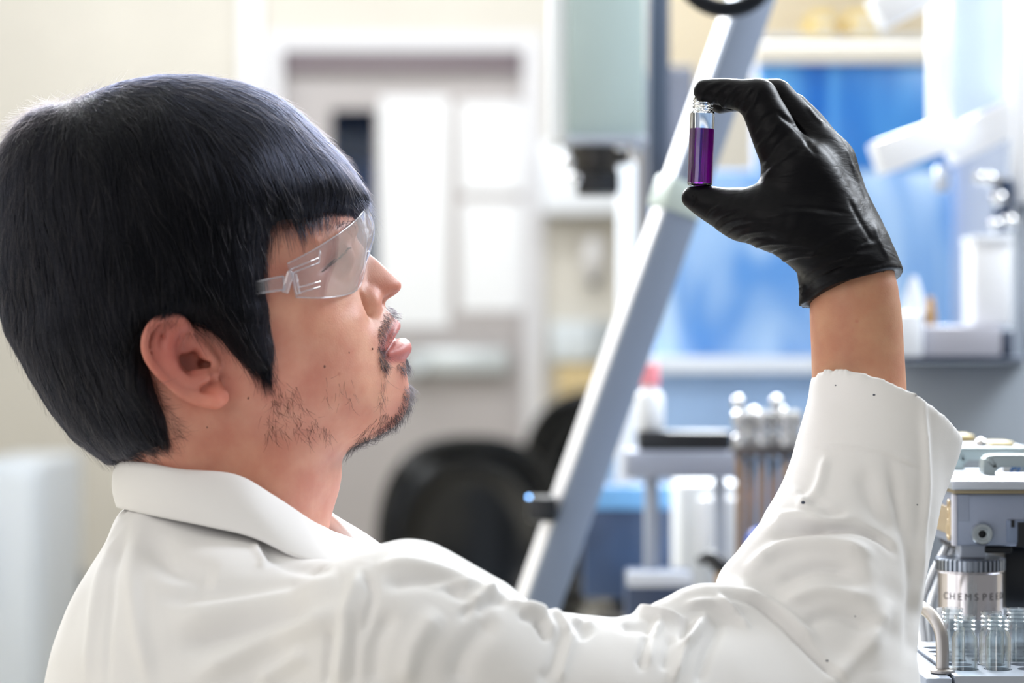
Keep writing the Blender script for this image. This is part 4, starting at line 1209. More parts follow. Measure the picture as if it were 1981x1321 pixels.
def grow(roots, L, lift, k=9, jitter=0.10, tipout=0.0, follow=1.0):
    n = len(roots); p = roots.copy()
    out = np.zeros((n, k, 3)); out[:, 0] = p
    seedn = rng.normal(0, jitter, (n, 3))
    step = (L / (k - 1))[:, None]
    v = np.zeros((n, 3)); free = np.zeros(n, bool); depth = lift.copy()
    for j in range(1, k):
        d = flow(p, seedn)
        ga, gb = HF.grad(p[:, 0], p[:, 1]); G = np.stack([-ga, -gb, 2 * p[:, 2]], 1)
        gl = np.linalg.norm(G, axis=1, keepdims=True) + 1e-6; N = G / gl
        t = d - N * (d * N).sum(1, keepdims=True) * follow
        t /= np.linalg.norm(t, axis=1, keepdims=True) + 1e-9
        ff = (HF(p[:, 0], p[:, 1]) < FF(p[:, 0], p[:, 1]) + 1.5e-4) & (p[:, 1] < 0.09)
        ff |= (N[:, 1] < -0.35) & (p[:, 0] > 0.03)
        free |= ff & (j > 1)
        t = np.where(free[:, None], 0.75 * v + 0.25 * t + np.array([0, -0.06, 0]), t)
        t /= np.linalg.norm(t, axis=1, keepdims=True) + 1e-9
        q = p + t * step * np.where(free, np.where(p[:, 0] > .05, .22, .42), 1.0)[:, None]
        # stay on the shell at this hair's own height
        F = HF(q[:, 0], q[:, 1]); ga, gb = HF.grad(q[:, 0], q[:, 1]); G = np.stack([-ga, -gb, 2 * q[:, 2]], 1)
        gl = np.linalg.norm(G, axis=1, keepdims=True); sd = (q[:, 2] ** 2 - F)[:, None] / (gl + 2e-3)
        tgt = (depth + tipout * (j / (k - 1)) ** 2)[:, None]
        corr = np.clip(sd - tgt, -0.004, 0.004)
        corr = np.where(free[:, None], np.clip(corr, -0.0015, 0.0), corr)
        q = q - G / (gl + 1e-6) * corr
        # never inside the skin
        sk = dvals(q); m = sk < 0.0006
        q[m, 2] += np.sign(q[m, 2]) * np.minimum(0.0006 - sk[m], 0.004)
        v = q - p; v /= np.linalg.norm(v, axis=1, keepdims=True) + 1e-9
        p = q; out[:, j] = p
    return out

def dvals(p):
    u = (p - g.lo) / g.h
    i = np.clip(np.round(u).astype(int), 0, g.n - 1)
    r = g.D[i[:, 0], i[:, 1], i[:, 2]]
    ok = ((u >= 0) & (u <= g.n - 1)).all(1)
    return np.where(ok, r, 0.02)

def sample_surface(co, q, n):
    a = co[q]
    ar = np.linalg.norm(np.cross(a[:, 2] - a[:, 0], a[:, 3] - a[:, 1]), axis=1)
    i = rng.choice(len(q), n, p=ar / ar.sum())
    u, v = rng.random((2, n, 1))
    b = a[i]
    return (b[:, 0] * (1 - u) * (1 - v) + b[:, 1] * u * (1 - v) + b[:, 2] * u * v + b[:, 3] * (1 - u) * v)

roots = sample_surface(cco, cq, 62000)
vis = (HF(roots[:, 0], roots[:, 1]) > FF(roots[:, 0], roots[:, 1]) + 2e-4)
vis &= dvals(roots) > 0.0004
roots = roots[vis]
near = roots[:, 2] > -0.03
roots = np.vstack([roots[near], roots[~near][::2]])
n_ = len(roots)
L_ = rng.uniform(0.028, 0.058, n_)
nap = np.clip((-0.02 - roots[:, 1]) / 0.05, 0, 1)
L_ *= 1 - 0.62 * nap
hair1 = grow(roots, L_, rng.uniform(-0.0014, 0.0012, n_), 9, 0.15, 0.0009)
# loose hairs standing a little off the head, more of them at the crown and along the outline
r2 = sample_surface(cco, cq, 9000)
r2 = r2[(HF(r2[:, 0], r2[:, 1]) > FF(r2[:, 0], r2[:, 1]) + 2e-4) & (r2[:, 2] > -0.06)]
sel = rng.random(len(r2)) < 0.30 + 0.3 * (r2[:, 1] < -0.02) + 0.35 * (np.abs(r2[:, 2]) < .045)
r2 = r2[sel]
hair2 = grow(r2, rng.uniform(0.012, 0.036, len(r2)), np.full(len(r2), 0.0), 8, 0.36, 0.0050, 0.6)
# tousled tufts round the whorl, and the ragged end of the fringe
r3 = sample_surface(cco, cq, 60000)
w3 = np.exp(-((r3 - HP(108, 212, 0.006)) ** 2).sum(1) / 0.020 ** 2) + .8 * np.exp(-((r3 - HP(50, 250, 0.004)) ** 2).sum(1) / 0.016 ** 2)
r3 = r3[rng.random(len(r3)) < w3 * .8]
hair3 = grow(r3, rng.uniform(0.014, 0.030, len(r3)), np.full(len(r3), 0.0), 8, 0.85, 0.0085, 0.55)
r4 = sample_surface(cco, cq, 26000)
w4 = np.exp(-((r4 - HP(690, 370, 0.010)) ** 2).sum(1) / 0.016 ** 2)
r4 = r4[rng.random(len(r4)) < w4 * .6]
t4 = np.linspace(0, 1, 8)[None, :, None]
d4 = np.array([.55, -.80, .05]) + rng.normal(0, .22, (len(r4), 3)); L4 = rng.uniform(.006, .015, (len(r4), 1, 1))
hair4 = r4[:, None] + d4[:, None] * t4 * L4 + np.array([.0, -.25, 0]) * t4 ** 2 * L4
hair2 = np.vstack([hair2, hair3])
# fine baby hairs over the edge of the ear, at the temple and down the nape
def edge_hairs(path, n, lean, L, spread):
    P_ = catmull(np.array(path, float), n)
    res = []
    for x, y in P_:
        x += rng.normal(0, spread); y += rng.normal(0, spread)
        s_ = surf(x, y, 0.0012 + rng.uniform(0, 0.001))
        k = 6; l = rng.uniform(*L)
        ang = math.radians(lean[0] + rng.normal(0, lean[1]))
        dx, dy = math.cos(ang) * l / 0.0003 / (k - 1), math.sin(ang) * l / 0.0003 / (k - 1)
        bend = rng.normal(0, 0.10); pts = [s_]; px, py = x, y
        for j in range(1, k):
            ca, sa = math.cos(bend), math.sin(bend)
            dx, dy = dx * ca - dy * sa, dx * sa + dy * ca
            px += dx; py += dy
            e = surf(px, py, 0.0010)
            e[2] = max(e[2], pts[-1][2] - 0.0025)
            e2 = HP(px, py, e[2]); pts.append(e2)
        res.append(pts)
    return np.array(res)
fine = [edge_hairs([(505, 425), (560, 412), (620, 415), (655, 405)], 110, (97, 12), (0.008, 0.022), 7),
        edge_hairs([(503, 430), (496, 500), (498, 570), (505, 640), (520, 690)], 90, (85, 14), (0.007, 0.016), 5),
        edge_hairs([(285, 612), (330, 600), (370, 605), (400, 625), (440, 650)], 70, (95, 18), (0.008, 0.018), 6),
        edge_hairs([(440, 650), (470, 690), (500, 710), (530, 705)], 60, (70, 16), (0.006, 0.013), 7),
        edge_hairs([(290, 730), (305, 770), (330, 810), (335, 840), (310, 865), (270, 885)], 120, (25, 22), (0.006, 0.013), 5)]
fine = np.vstack(fine)

# ------------------------------------------------------------------ beard
def beard(poly, n, ang, dang, L, out, mirror=True, rad=0.00007, k=5):
    """short hairs rooted on the skin inside a photo polygon, leaning along ang (degrees, clockwise from the right)"""
    poly = np.array(poly, float); lo, hi = poly.min(0), poly.max(0)
    pts = []
    while len(pts) < n:
        c = lo + rng.random(2) * (hi - lo)
        if inside(np.array([c[0]]), np.array([c[1]]), poly)[0]: pts.append(c)
    res = []
    for x, y in pts:
        s0 = surf(x, y, -0.0003)
        e = 0.0006
        N = np.array([dval(s0 + np.eye(3)[i] * e) - dval(s0 - np.eye(3)[i] * e) for i in range(3)]); N /= np.linalg.norm(N) + 1e-9
        th = math.radians(ang + rng.normal(0, dang))
        T = np.array([math.cos(th), -math.sin(th), 0.0]); T = T - N * (T @ N); T /= np.linalg.norm(T) + 1e-9
        l = rng.uniform(*L); o = out * rng.uniform(0.5, 1.3)
        curl = rng.normal(0, 0.25)
        S = np.cross(N, T)
        t = np.linspace(0, 1, k)[:, None]
        h = s0 + T * l * t + N * (o * l * t * (1.15 - 0.45 * t)) + S * curl * l * t ** 2
        if mirror == 'x' and rng.random() < 0.5: h = h * MI
        res.append(h)
    r = np.array(res)
    if mirror is True: r = np.vstack([r, r * MI])
    return r
bd = [beard([(742, 588), (750, 596), (759, 611), (760, 626), (756, 641), (748, 655), (746, 676), (738, 678), (728, 668), (726, 640), (733, 615)], 420, 55, 28, (.003, .0060), .35),
      beard([(750, 588), (757, 595), (770, 610), (766, 622), (756, 610)], 70, 60, 35, (.002, .0042), .8),
      beard([(728, 668), (746, 676), (745, 692), (752, 705), (744, 716), (735, 710), (731, 690)], 170, 80, 28, (.004, .007), .5),
      beard([(765, 705), (787, 692), (793, 706), (788, 718), (775, 722)], 150, 80, 35, (.003, .007), .7),
      beard([(738, 716), (748, 716), (750, 760), (738, 790), (732, 770)], 34, 95, 25, (.005, .009), .4),
      beard([(780, 745), (795, 742), (797, 765), (793, 786), (780, 806), (758, 829), (722, 848), (690, 864), (668, 876), (672, 866), (700, 846), (735, 826), (762, 800), (776, 775)], 640, 75, 30, (.0035, .0075), .8),
      beard([(760, 800), (745, 815), (715, 832), (695, 850), (690, 840), (720, 815), (745, 795)], 60, 110, 28, (.005, .010), .4),
      beard([(520, 770), (580, 760), (600, 800), (640, 815), (640, 850), (590, 850), (560, 840), (520, 850), (500, 820)], 150, 65, 24, (.006, .011), .25),
      beard([(620, 725), (680, 725), (690, 780), (630, 775)], 24, 75, 25, (.005, .010), .3),
      beard([(485, 720), (540, 718), (575, 745), (560, 775), (510, 770)], 55, 70, 22, (.006, .012), .25)]
bd = np.vstack(bd)
lash = []
for i, (x, y) in enumerate(catmull(np.array([(618, 526), (632, 514), (648, 501), (660, 489), (669, 480)], float), 150)):
    s0 = surf(x, y, -0.0006); l = rng.uniform(.002, .0045)
    t = np.linspace(0, 1, 5)[:, None]
    d = np.array([0.75 + rng.normal(0, .1), -0.25 + rng.normal(0, .12), 0.55])
    lash.append(s0 + d * l * t + np.array([0, 0.45, 0]) * l * t ** 2)
lash = np.array(lash); lash = np.vstack([lash, lash * MI])
brow = beard([(640, 442), (672, 424), (682, 430), (650, 450)], 40, -28, 14, (.006, .010), .15)
print('strands', len(hair1), len(hair2), len(fine), len(bd))
# ------------------------------------------------------------------ materials of the man
def skin_mat():
    m = bpy.data.materials.new('skin'); m.use_nodes = True
    nt = m.node_tree; b = nt.nodes['Principled BSDF']
    at = nt.nodes.new('ShaderNodeAttribute'); at.attribute_name = 'tone'
    tc = nt.nodes.new('ShaderNodeTexCoord')
    n1 = nt.nodes.new('ShaderNodeTexNoise'); n1.inputs['Scale'].default_value = 55; n1.inputs['Detail'].default_value = 5
    nt.links.new(tc.outputs['Object'], n1.inputs['Vector'])
    r1 = nt.nodes.new('ShaderNodeValToRGB'); r1.color_ramp.elements[0].position = .35; r1.color_ramp.elements[1].position = .68
    r1.color_ramp.elements[0].color = (.90, .74, .74, 1); r1.color_ramp.elements[1].color = (1.06, 1.06, 1.06, 1)
    nt.links.new(n1.outputs['Fac'], r1.inputs['Fac'])
    mx = nt.nodes.new('ShaderNodeMix'); mx.data_type = 'RGBA'; mx.blend_type = 'MULTIPLY'; mx.inputs['Factor'].default_value = 1
    nt.links.new(at.outputs['Color'], mx.inputs['A']); nt.links.new(r1.outputs['Color'], mx.inputs['B'])
    # freckles and small blemishes
    v = nt.nodes.new('ShaderNodeTexVoronoi'); v.inputs['Scale'].default_value = 95
    nt.links.new(tc.outputs['Object'], v.inputs['Vector'])
    r2 = nt.nodes.new('ShaderNodeValToRGB'); r2.color_ramp.elements[0].position = .06; r2.color_ramp.elements[1].position = .16
    r2.color_ramp.elements[0].color = (1, 1, 1, 1); r2.color_ramp.elements[1].color = (0, 0, 0, 1)
    nt.links.new(v.outputs['Distance'], r2.inputs['Fac'])
    n3 = nt.nodes.new('ShaderNodeTexNoise'); n3.inputs['Scale'].default_value = 40
    nt.links.new(tc.outputs['Object'], n3.inputs['Vector'])
    ml = nt.nodes.new('ShaderNodeMath'); ml.operation = 'MULTIPLY'
    r3 = nt.nodes.new('ShaderNodeValToRGB'); r3.color_ramp.elements[0].position = .52; r3.color_ramp.elements[1].position = .62
    nt.links.new(n3.outputs['Fac'], r3.inputs['Fac'])
    nt.links.new(r2.outputs['Color'], ml.inputs[0]); nt.links.new(r3.outputs['Color'], ml.inputs[1])
    m2 = nt.nodes.new('ShaderNodeMath'); m2.operation = 'MULTIPLY'; m2.inputs[1].default_value = .45
    nt.links.new(ml.outputs[0], m2.inputs[0])
    mx2 = nt.nodes.new('ShaderNodeMix'); mx2.data_type = 'RGBA'
    nt.links.new(m2.outputs[0], mx2.inputs['Factor']); nt.links.new(mx.outputs['Result'], mx2.inputs['A'])
    mx2.inputs['B'].default_value = (.40, .13, .09, 1)
    nt.links.new(mx2.outputs['Result'], b.inputs['Base Color'])
    b.inputs['Roughness'].default_value = .48
    b.inputs['Specular IOR Level'].default_value = .38
    b.inputs['Subsurface Weight'].default_value = .30
    b.inputs['Subsurface Radius'].default_value = (1.0, .35, .2)
    b.inputs['Subsurface Scale'].default_value = .006
    n2 = nt.nodes.new('ShaderNodeTexNoise'); n2.inputs['Scale'].default_value = 900; n2.inputs['Detail'].default_value = 3
    nt.links.new(tc.outputs['Object'], n2.inputs['Vector'])
    bp = nt.nodes.new('ShaderNodeBump'); bp.inputs['Strength'].default_value = .22; bp.inputs['Distance'].default_value = .0006
    nt.links.new(n2.outputs['Fac'], bp.inputs['Height']); nt.links.new(bp.outputs['Normal'], b.inputs['Normal'])
    return m
def hair_mat(name, col, rough=.32, radial=.6, coat=0.0, ior=1.21):
    m = bpy.data.materials.new(name); m.use_nodes = True
    nt = m.node_tree; nt.nodes.clear()
    h = nt.nodes.new('ShaderNodeBsdfHairPrincipled'); out = nt.nodes.new('ShaderNodeOutputMaterial')
    h.parametrization = 'COLOR'
    h.inputs['Color'].default_value = col
    h.inputs['Roughness'].default_value = rough; h.inputs['Radial Roughness'].default_value = radial
    h.inputs['Coat'].default_value = coat
    h.inputs['IOR'].default_value = ior
    h.inputs['Random Roughness'].default_value = .2
    nt.links.new(h.outputs[0], out.inputs['Surface'])
    return m
M_skin = skin_mat()
M_hair = hair_mat('black_hair', (.0042, .0046, .0072, 1), .28)
M_loose = hair_mat('loose_black_hair', (.012, .010, .011, 1), .30, ior=1.55)
M_beard = hair_mat('beard_hair', (.0035, .0030, .0034, 1), .38)
M_cap = mat('hair_cap_black', (.010, .010, .013), .6, spec=.25)  # near-black base colour of the cap under the strands

man = thing('person', 'man in white lab coat, clear safety glasses and black glove holding up a vial', 'person', (HO.x, HO.y, 0))
body_me = quad_mesh('body', h2w(hco), hq); set_col(body_me, tone)
body = link('body', body_me, M_skin, man)
hair_o = link('hair', quad_mesh('hair', h2w(cco), cq), M_cap, man)
add_strands('hair_strands', h2w(hair1), rng.uniform(.00006, .00010, len(hair1)), M_hair, hair_o)
add_strands('loose_hair', h2w(hair2), rng.uniform(.00004, .00006, len(hair2)), M_loose, hair_o)
add_strands('fringe_tips', h2w(hair4), rng.uniform(.00005, .00008, len(hair4)), M_hair, hair_o)
add_strands('edge_hair', h2w(fine), rng.uniform(.00004, .00007, len(fine)), M_hair, hair_o)
add_strands('beard', h2w(bd), rng.uniform(.00005, .00008, len(bd)), M_beard, man, .3)
add_strands('eyelashes', h2w(lash), np.full(len(lash), .00011), M_beard, man)
add_strands('eyebrow', h2w(brow), np.full(len(brow), .00007), M_beard, man)
for s in (1, -1):
    c = HC(643, 501, 27.5) * np.array([1, 1, s]); w = h2w(c)
    bm = bmesh.new(); bmesh.ops.create_uvsphere(bm, u_segments=32, v_segments=20, radius=.0122)
    for v in bm.verts: v.co += Vector(w)
    e = obj('eyeball', bm, mat('eye_white', (.75, .70, .66), .12, spec=.6), man, smooth='all')
    bm = bmesh.new(); d = Vector(h2w(c + np.array([.0088, .0058, .006 * s]))) - Vector(w); d.normalize()
    add_lathe(bm, [(.0, .0128), (.0025, .01265), (.0045, .0122), (.0058, .0113), (.0058, .0105)], w, d, 24)
    obj('iris', bm, mat('iris_brown', (.03, .015, .01), .08, spec=.8), e, smooth='all')
for M in (np.ones(3), MI):
    bm = bmesh.new(); add_tube(bm, h2w(catmull(np.array([surf(x, y, -.0002) for x, y in ((617, 527), (630, 516), (646, 503), (659, 490), (667, 482))]) * M, 20)), [.0002, .0005, .0007, .0007, .0004], 8)
    obj('eyelid_edge', bm, mat('lid_edge_dark', (.035, .016, .012), .4), man, smooth='all')
# moles
for x, y, r in ((627, 709, .0010), (480, 770, .0008), (720, 675, .0007), (400, 826, .0008), (675, 682, .0006)):
    p = h2w(surf(x, y, 0.0))
    bm = bmesh.new(); bmesh.ops.create_uvsphere(bm, u_segments=10, v_segments=6, radius=r)
    for v in bm.verts: v.co = Vector((v.co.x, v.co.y * .5, v.co.z)) + Vector(p)
    obj('mole', bm, mat('mole_brown', (.16, .06, .04), .5), man, smooth='all')
# ------------------------------------------------------------------ white lab coat
def cloth_mat(name, col, rough=.85):
    m = bpy.data.materials.new(name); m.use_nodes = True
    nt = m.node_tree; b = nt.nodes['Principled BSDF']
    tc = nt.nodes.new('ShaderNodeTexCoord')
    b.inputs['Base Color'].default_value = col; b.inputs['Roughness'].default_value = rough
    b.inputs['Specular IOR Level'].default_value = .15
    b.inputs['Sheen Weight'].default_value = .15
    n2 = nt.nodes.new('ShaderNodeTexNoise'); n2.inputs['Scale'].default_value = 1500; n2.inputs['Detail'].default_value = 2
    nt.links.new(tc.outputs['Object'], n2.inputs['Vector'])
    bp = nt.nodes.new('ShaderNodeBump'); bp.inputs['Strength'].default_value = .12; bp.inputs['Distance'].default_value = .0004
    nt.links.new(n2.outputs['Fac'], bp.inputs['Height']); nt.links.new(bp.outputs['Normal'], b.inputs['Normal'])
    return m
M_coat = cloth_mat('white_cotton', (.745, .735, .73, 1))

gc = Grid((-0.31, -0.29, 0.78), (0.275, 0.25, 1.10), 0.0026)
gc.D[:] = 0.03
TS = (1.0, 0.62, 1.0)             # torso wider across the shoulders than it is deep
add_chain(gc, [P(330, 1085, 0), P(375, 1192, 0), P(432, 1280, 0), P(455, 1400, .0), P(470, 1600, 0)], [.024, .056, .093, .109, .118], .012, sc=TS, n=14)
add_chain(gc, [P(268, 1020, .0), P(300, 1075, .0), P(345, 1165, 0)], [.011, .026, .046], .012, n=6, sc=(1, .7, 1))
# ridge of the shoulder from the collar to the shoulder joint, and the shoulder blade under it
for s_ in (-1, 1):
    yy = lambda v: v * s_ * -1
    add_chain(gc, [P(262, 1022, yy(-.012)), P(285, 1042, yy(-.037)), P(330, 1062, yy(-.047)), P(400, 1094, yy(-.054)), P(500, 1150, yy(-.062)), P(600, 1205, yy(-.075))], [.012, .019, .022, .024, .026, .028], .010, n=8)
add_chain(gc, [P(600, 1205, -.075), P(680, 1228, -.110), P(765, 1256, -.150)], [.030, .039, .050], .015, n=6)
add_chain(gc, [P(420, 1160, .06), P(440, 1250, .150)], [.040, .055], .02, n=4)
add_chain(gc, [P(345, 1215, -.035), P(470, 1275, -.082), P(600, 1315, -.116), P(760, 1315, -.148)], [.050, .056, .056, .053], .02, n=8)
add_chain(gc, [P(420, 1330, -.09), P(560, 1420, -.11), P(700, 1430, -.12)], [.06, .065, .06], .03, n=6)
add_chain(gc, [P(640, 1180, .0), P(680, 1260, -.02), P(700, 1400, -.02)], [.030, .06, .08], .03, n=6)
# upper arm, elbow, forearm
add_chain(gc, [P(765, 1262, -.155), P(880, 1310, -.152), P(1000, 1360, -.143), P(1180, 1395, -.125), P(1400, 1400, -.085), P(1548, 1400, -.055)], [.053, .053, .0515, .054, .060, .064], .012, n=16)
add_chain(gc, [P(1548, 1400, -.055), P(1566, 1280, -.045), P(1612, 1120, -.03), P(1668, 960, -.012), P(1700, 820, .0), P(1708, 760, .0), P(1714, 620, .0)], [.064, .0605, .0515, .0450, .0432, .0425, .042], .015, n=14)
# pinched fold in the crook of the elbow and slack cloth under it
add_chain(gc, [P(1516, 1012, -.015), P(1540, 1002, -.040), P(1590, 998, -.056), P(1650, 1010, -.062)], [.0095, .0095, .0085, .004], .005, n=10)
add_chain(gc, [P(1462, 1140, -.05), P(1498, 1098, -.045), P(1545, 1055, -.035)], [.021, .020, .016], .014, n=6)
add_chain(gc, [P(1290, 1200, -.10), P(1350, 1180, -.09), P(1420, 1185, -.08)], [.011, .014, .016], .014, n=6)
# the cuff flares at its far corner
add_chain(gc, [P(1795, 900, .0), P(1806, 850, .0), P(1812, 800, .0)], [.010, .0125, .0135], .02, n=4)
# shoulder roll against the collar
add_chain(gc, [P(745, 1105, -.12), P(800, 1100, -.14), P(870, 1130, -.15), P(950, 1165, -.15)], [.012, .0135, .012, .010], .012, n=8)
# open end of the sleeve: cut by a sloping plane, hollow inside
pa, pb, pc = (np.array(P(1565, 729, -.0)), np.array(P(1849, 851, .0)), np.array(P(1655, 704, -.043)))
nrm = np.cross(pb - pa, pc - pa); nrm /= np.linalg.norm(nrm); nrm *= np.sign(nrm[2])
def cutter(x, y, z): return (x - pa[0]) * nrm[0] + (y - pa[1]) * nrm[1] + (z - pa[2]) * nrm[2]
sl_ = gc.box((0.10, -0.12, 0.95), (0.275, 0.12, 1.2))
gc.D[sl_] = np.maximum(gc.D[sl_], cutter(*gc.xyz(sl_)))

sl_ = gc.box((0.14, -0.08, 0.98), (0.275, 0.08, 1.2))
def hollow(x, y, z):
    f = cone_seg(P(1672, 960, -.010), P(1720, 690, 0), .024, .0325)
    return f(x, y, z)
gc.D[sl_] = np.maximum(gc.D[sl_], -hollow(*gc.xyz(sl_)))
# neck hole under the collar
add_chain(gc, [P(440, 1040, 0), P(440, 900, 0)], [.048, .066], .002, sub=True, sc=(1, 1, 1))
kco, kq = surface_nets(gc)
kco = relax(kco, kq, 2, .5)

STROKES = [  # photo polyline, width px, height mm (negative: groove)
    ([(660, 1125), (500, 1165), (330, 1208)], 26, 5.62),
    ([(680, 1175), (520, 1245), (370, 1315)], 22, 6.25),
    ([(620, 1132), (460, 1148), (300, 1152)], 20, -4.38),
    ([(610, 1180), (480, 1222), (345, 1252)], 18, -4.38),
    ([(600, 1260), (500, 1321)], 16, 3.75),
    ([(706, 1095), (676, 1180), (656, 1340)], 13, 4),
    ([(640, 1215), (634, 1260), (628, 1330)], 7, -3.12),
    ([(690, 1200), (684, 1330)], 8, -2),
    ([(232, 1000), (186, 1150), (166, 1330)], 10, 2.5),
    ([(250, 1010), (215, 1150), (205, 1330)], 8, -1.88),
    ([(275, 1015), (255, 1130), (290, 1330)], 16, 3.12),
    ([(300, 1040), (330, 1090), (420, 1120)], 26, -5),
    ([(500, 1055), (560, 1090), (640, 1105)], 14, -3.75),
    ([(490, 1050), (510, 1085), (500, 1100)], 8, 2.5),
    ([(722, 1100), (790, 1088), (880, 1112), (985, 1165)], 11, 3.12),
    ([(740, 1130), (820, 1120), (900, 1140)], 14, -3.75),
    ([(895, 1172), (930, 1152), (958, 1138)], 9, 1.8),
    ([(870, 1140), (910, 1165), (890, 1200)], 9, -2.42),
    ([(760, 1180), (730, 1240), (720, 1330)], 18, -3.75),
    ([(850, 1180), (800, 1250), (780, 1330)], 20, 3.75),
    ([(960, 1190), (900, 1260), (880, 1330)], 22, -3.63),
    ([(1000, 1176), (1045, 1192), (1075, 1230)], 9, 3.14),
    ([(1062, 1180), (1085, 1200), (1100, 1228)], 7, 3.87),
    ([(1040, 1200), (1060, 1240)], 8, -3.03),
    ([(1120, 1200), (1135, 1235)], 12, -2.9),
    ([(1190, 1200), (1250, 1192), (1320, 1204)], 8, 3.63),
    ([(1200, 1215), (1265, 1212)], 7, -3.03),
    ([(1280, 1200), (1262, 1235), (1250, 1290)], 7, 4.23),
    ([(1255, 1225), (1235, 1290)], 8, -3.03),
    ([(1300, 1225), (1285, 1300)], 10, -3.03),
    ([(1365, 1185), (1352, 1220), (1325, 1250), (1300, 1321)], 7, 4.84),
    ([(1335, 1200), (1320, 1235)], 9, -3.63),
    ([(1395, 1200), (1370, 1260), (1350, 1330)], 11, -3.63),
    ([(1386, 1150), (1415, 1185), (1450, 1222)], 7, 3.87),
    ([(1400, 1148), (1470, 1170), (1560, 1252), (1640, 1330)], 7, -4.35),
    ([(1420, 1140), (1500, 1175), (1580, 1240)], 10, 3.63),
    ([(1492, 1022), (1530, 1004), (1600, 1008), (1650, 1000)], 9, 3.63),
    ([(1490, 1042), (1560, 1028), (1640, 1022), (1700, 1040), (1730, 1070)], 8, -5.08),
    ([(1560, 960), (1600, 990), (1640, 1000)], 12, -2.42),
    ([(1440, 1110), (1510, 1060), (1600, 1050), (1690, 1075)], 14, 4.84),
    ([(1500, 1130), (1570, 1098), (1650, 1105)], 12, -4.23),
    ([(1510, 1170), (1590, 1140), (1680, 1160)], 14, 3.63),
    ([(1550, 1205), (1620, 1190), (1690, 1215)], 14, -3.63),
    ([(1600, 1330), (1680, 1240), (1720, 1160)], 16, 3.03),
    ([(1720, 880), (1745, 1000), (1765, 1120), (1755, 1290)], 13, -3.14),
    ([(1786, 772), (1790, 900), (1786, 1010), (1772, 1190)], 7, 3.14),
    ([(1640, 1020), (1680, 1140), (1690, 1300)], 26, 3.03),
    ([(1600, 880), (1580, 950), (1540, 985)], 10, 2.66),
    ([(1670, 900), (1690, 980), (1740, 1040)], 20, -2.66),
    ([(1575, 868), (1640, 866), (1710, 880), (1785, 914)], 3.5, -0.8),
    ([(1575, 862), (1640, 860), (1710, 874), (1785, 907)], 4, 0.5),
    ([(1500, 1000), (1545, 994), (1600, 1000)], 7, 2.34),
    ([(1492, 1030), (1540, 1022), (1600, 1024)], 7, -3.51),
    ([(1530, 940), (1560, 975), (1600, 985)], 7, 1.95),
    ([(980, 1162), (1030, 1182), (1062, 1192)], 7, 2.73),
    ([(1000, 1190), (1040, 1205), (1058, 1225)], 7, -2.73),
    ([(1100, 1190), (1120, 1202), (1150, 1208)], 7, 2.34),
    ([(1230, 1188), (1290, 1196), (1330, 1200)], 7, 3.12),
    ([(1245, 1215), (1262, 1230), (1240, 1300)], 7, -2.73),
    ([(1352, 1195), (1340, 1235), (1310, 1255)], 7, 3.51),
    ([(1320, 1170), (1380, 1165), (1430, 1195)], 8, 2.73),
    ([(905, 1175), (930, 1155), (962, 1140)], 9, 1.8),
    ([(920, 1185), (950, 1165), (980, 1165)], 9, -2.73),
    ([(830, 1130), (880, 1128), (915, 1135)], 7, 2.34),
    ([(1110, 1215), (1095, 1270), (1080, 1321)], 9, 2.73),
    ([(1085, 1225), (1070, 1290), (1040, 1321)], 12, -2.73),
    ([(700, 1105), (720, 1150), (700, 1230)], 8, -3),
]
def folds(co, q, strokes, noise=.0006, lowest=None):
    n = vnormals(co, q)
    px, py = to_px(co)
    vd = np.array([0, -CAM_D, CAM_Z]) - co; vd /= np.linalg.norm(vd, axis=1)[:, None]
    face = np.clip((n * vd).sum(1) * 2.2 + 0.35, 0, 1)
    disp = np.zeros(len(co))
    for pl, w, h in strokes:
        pl_ = catmull(pl, 14) if len(pl) > 2 else np.array(pl, float)
        lo, hi = pl_.min(0) - 3 * w, pl_.max(0) + 3 * w
        m = (px > lo[0]) & (px < hi[0]) & (py > lo[1]) & (py < hi[1]) & (face > 0)
        if not m.any(): continue
        d, t, sd = polydist(px[m], py[m], pl_)
        env = np.clip(np.minimum(t, 1 - t) * 5 + .12, 0, 1)
        disp[m] += h / 1000 * np.exp(-(d / w) ** 2) * env
    p = co * 1000
    nz = np.sin(p[:, 0] / 17 + np.sin(p[:, 2] / 23) * 2) * np.sin(p[:, 1] / 19 + p[:, 2] / 29) + .5 * np.sin(p[:, 0] / 8.3 + p[:, 2] / 11) * np.sin(p[:, 1] / 9 + 1)
    return co + n * (disp * face + nz * noise)[:, None]
# finer mesh where the picture shows it
kco, kq = subdivide(kco, kq)
kco = relax(kco, kq, 3, .5)
kco = folds(kco, kq, STROKES)
kco = relax(kco, kq, 1, .4)
coat = link('lab_coat', quad_mesh('lab_coat', kco, kq), M_coat, man)

# collar: stand-and-fall collar, a folded band round the neck
col_near = [  # top edge (px, py, depth), fold bottom (px, py, depth)
    ((231, 895, .0), (237, 979, -.002)), ((243, 893, -.028), (255, 986, -.036)), ((285, 898, -.05), (312, 999, -.062)), ((350, 910, -.064), (405, 1018, -.080)), ((455, 920, -.068), (489, 1039, -.088)),
    ((530, 960, -.062), (572, 1078, -.094)), ((600, 1007, -.048), (640, 1095, -.092)), ((645, 1032, -.034), (690, 1105, -.088)), ((700, 1082, -.012), (735, 1135, -.066)), ((722, 1150, .0), (760, 1210, -.03))]
T_ = np.array([P(*a) for a, b in col_near]); B_ = np.array([P(*b) for a, b in col_near])
def flip(p):
    q = p.copy(); q[:, 1] = -p[:, 1] + .002
    return q
far_T, far_B = flip(T_)[::-1][:-1], flip(B_)[::-1][:-1]
T_ = catmull(np.vstack([far_T, T_]), 120); B_ = catmull(np.vstack([far_B, B_]), 120)
cen = np.array(P(445, 985, 0))
rows = []
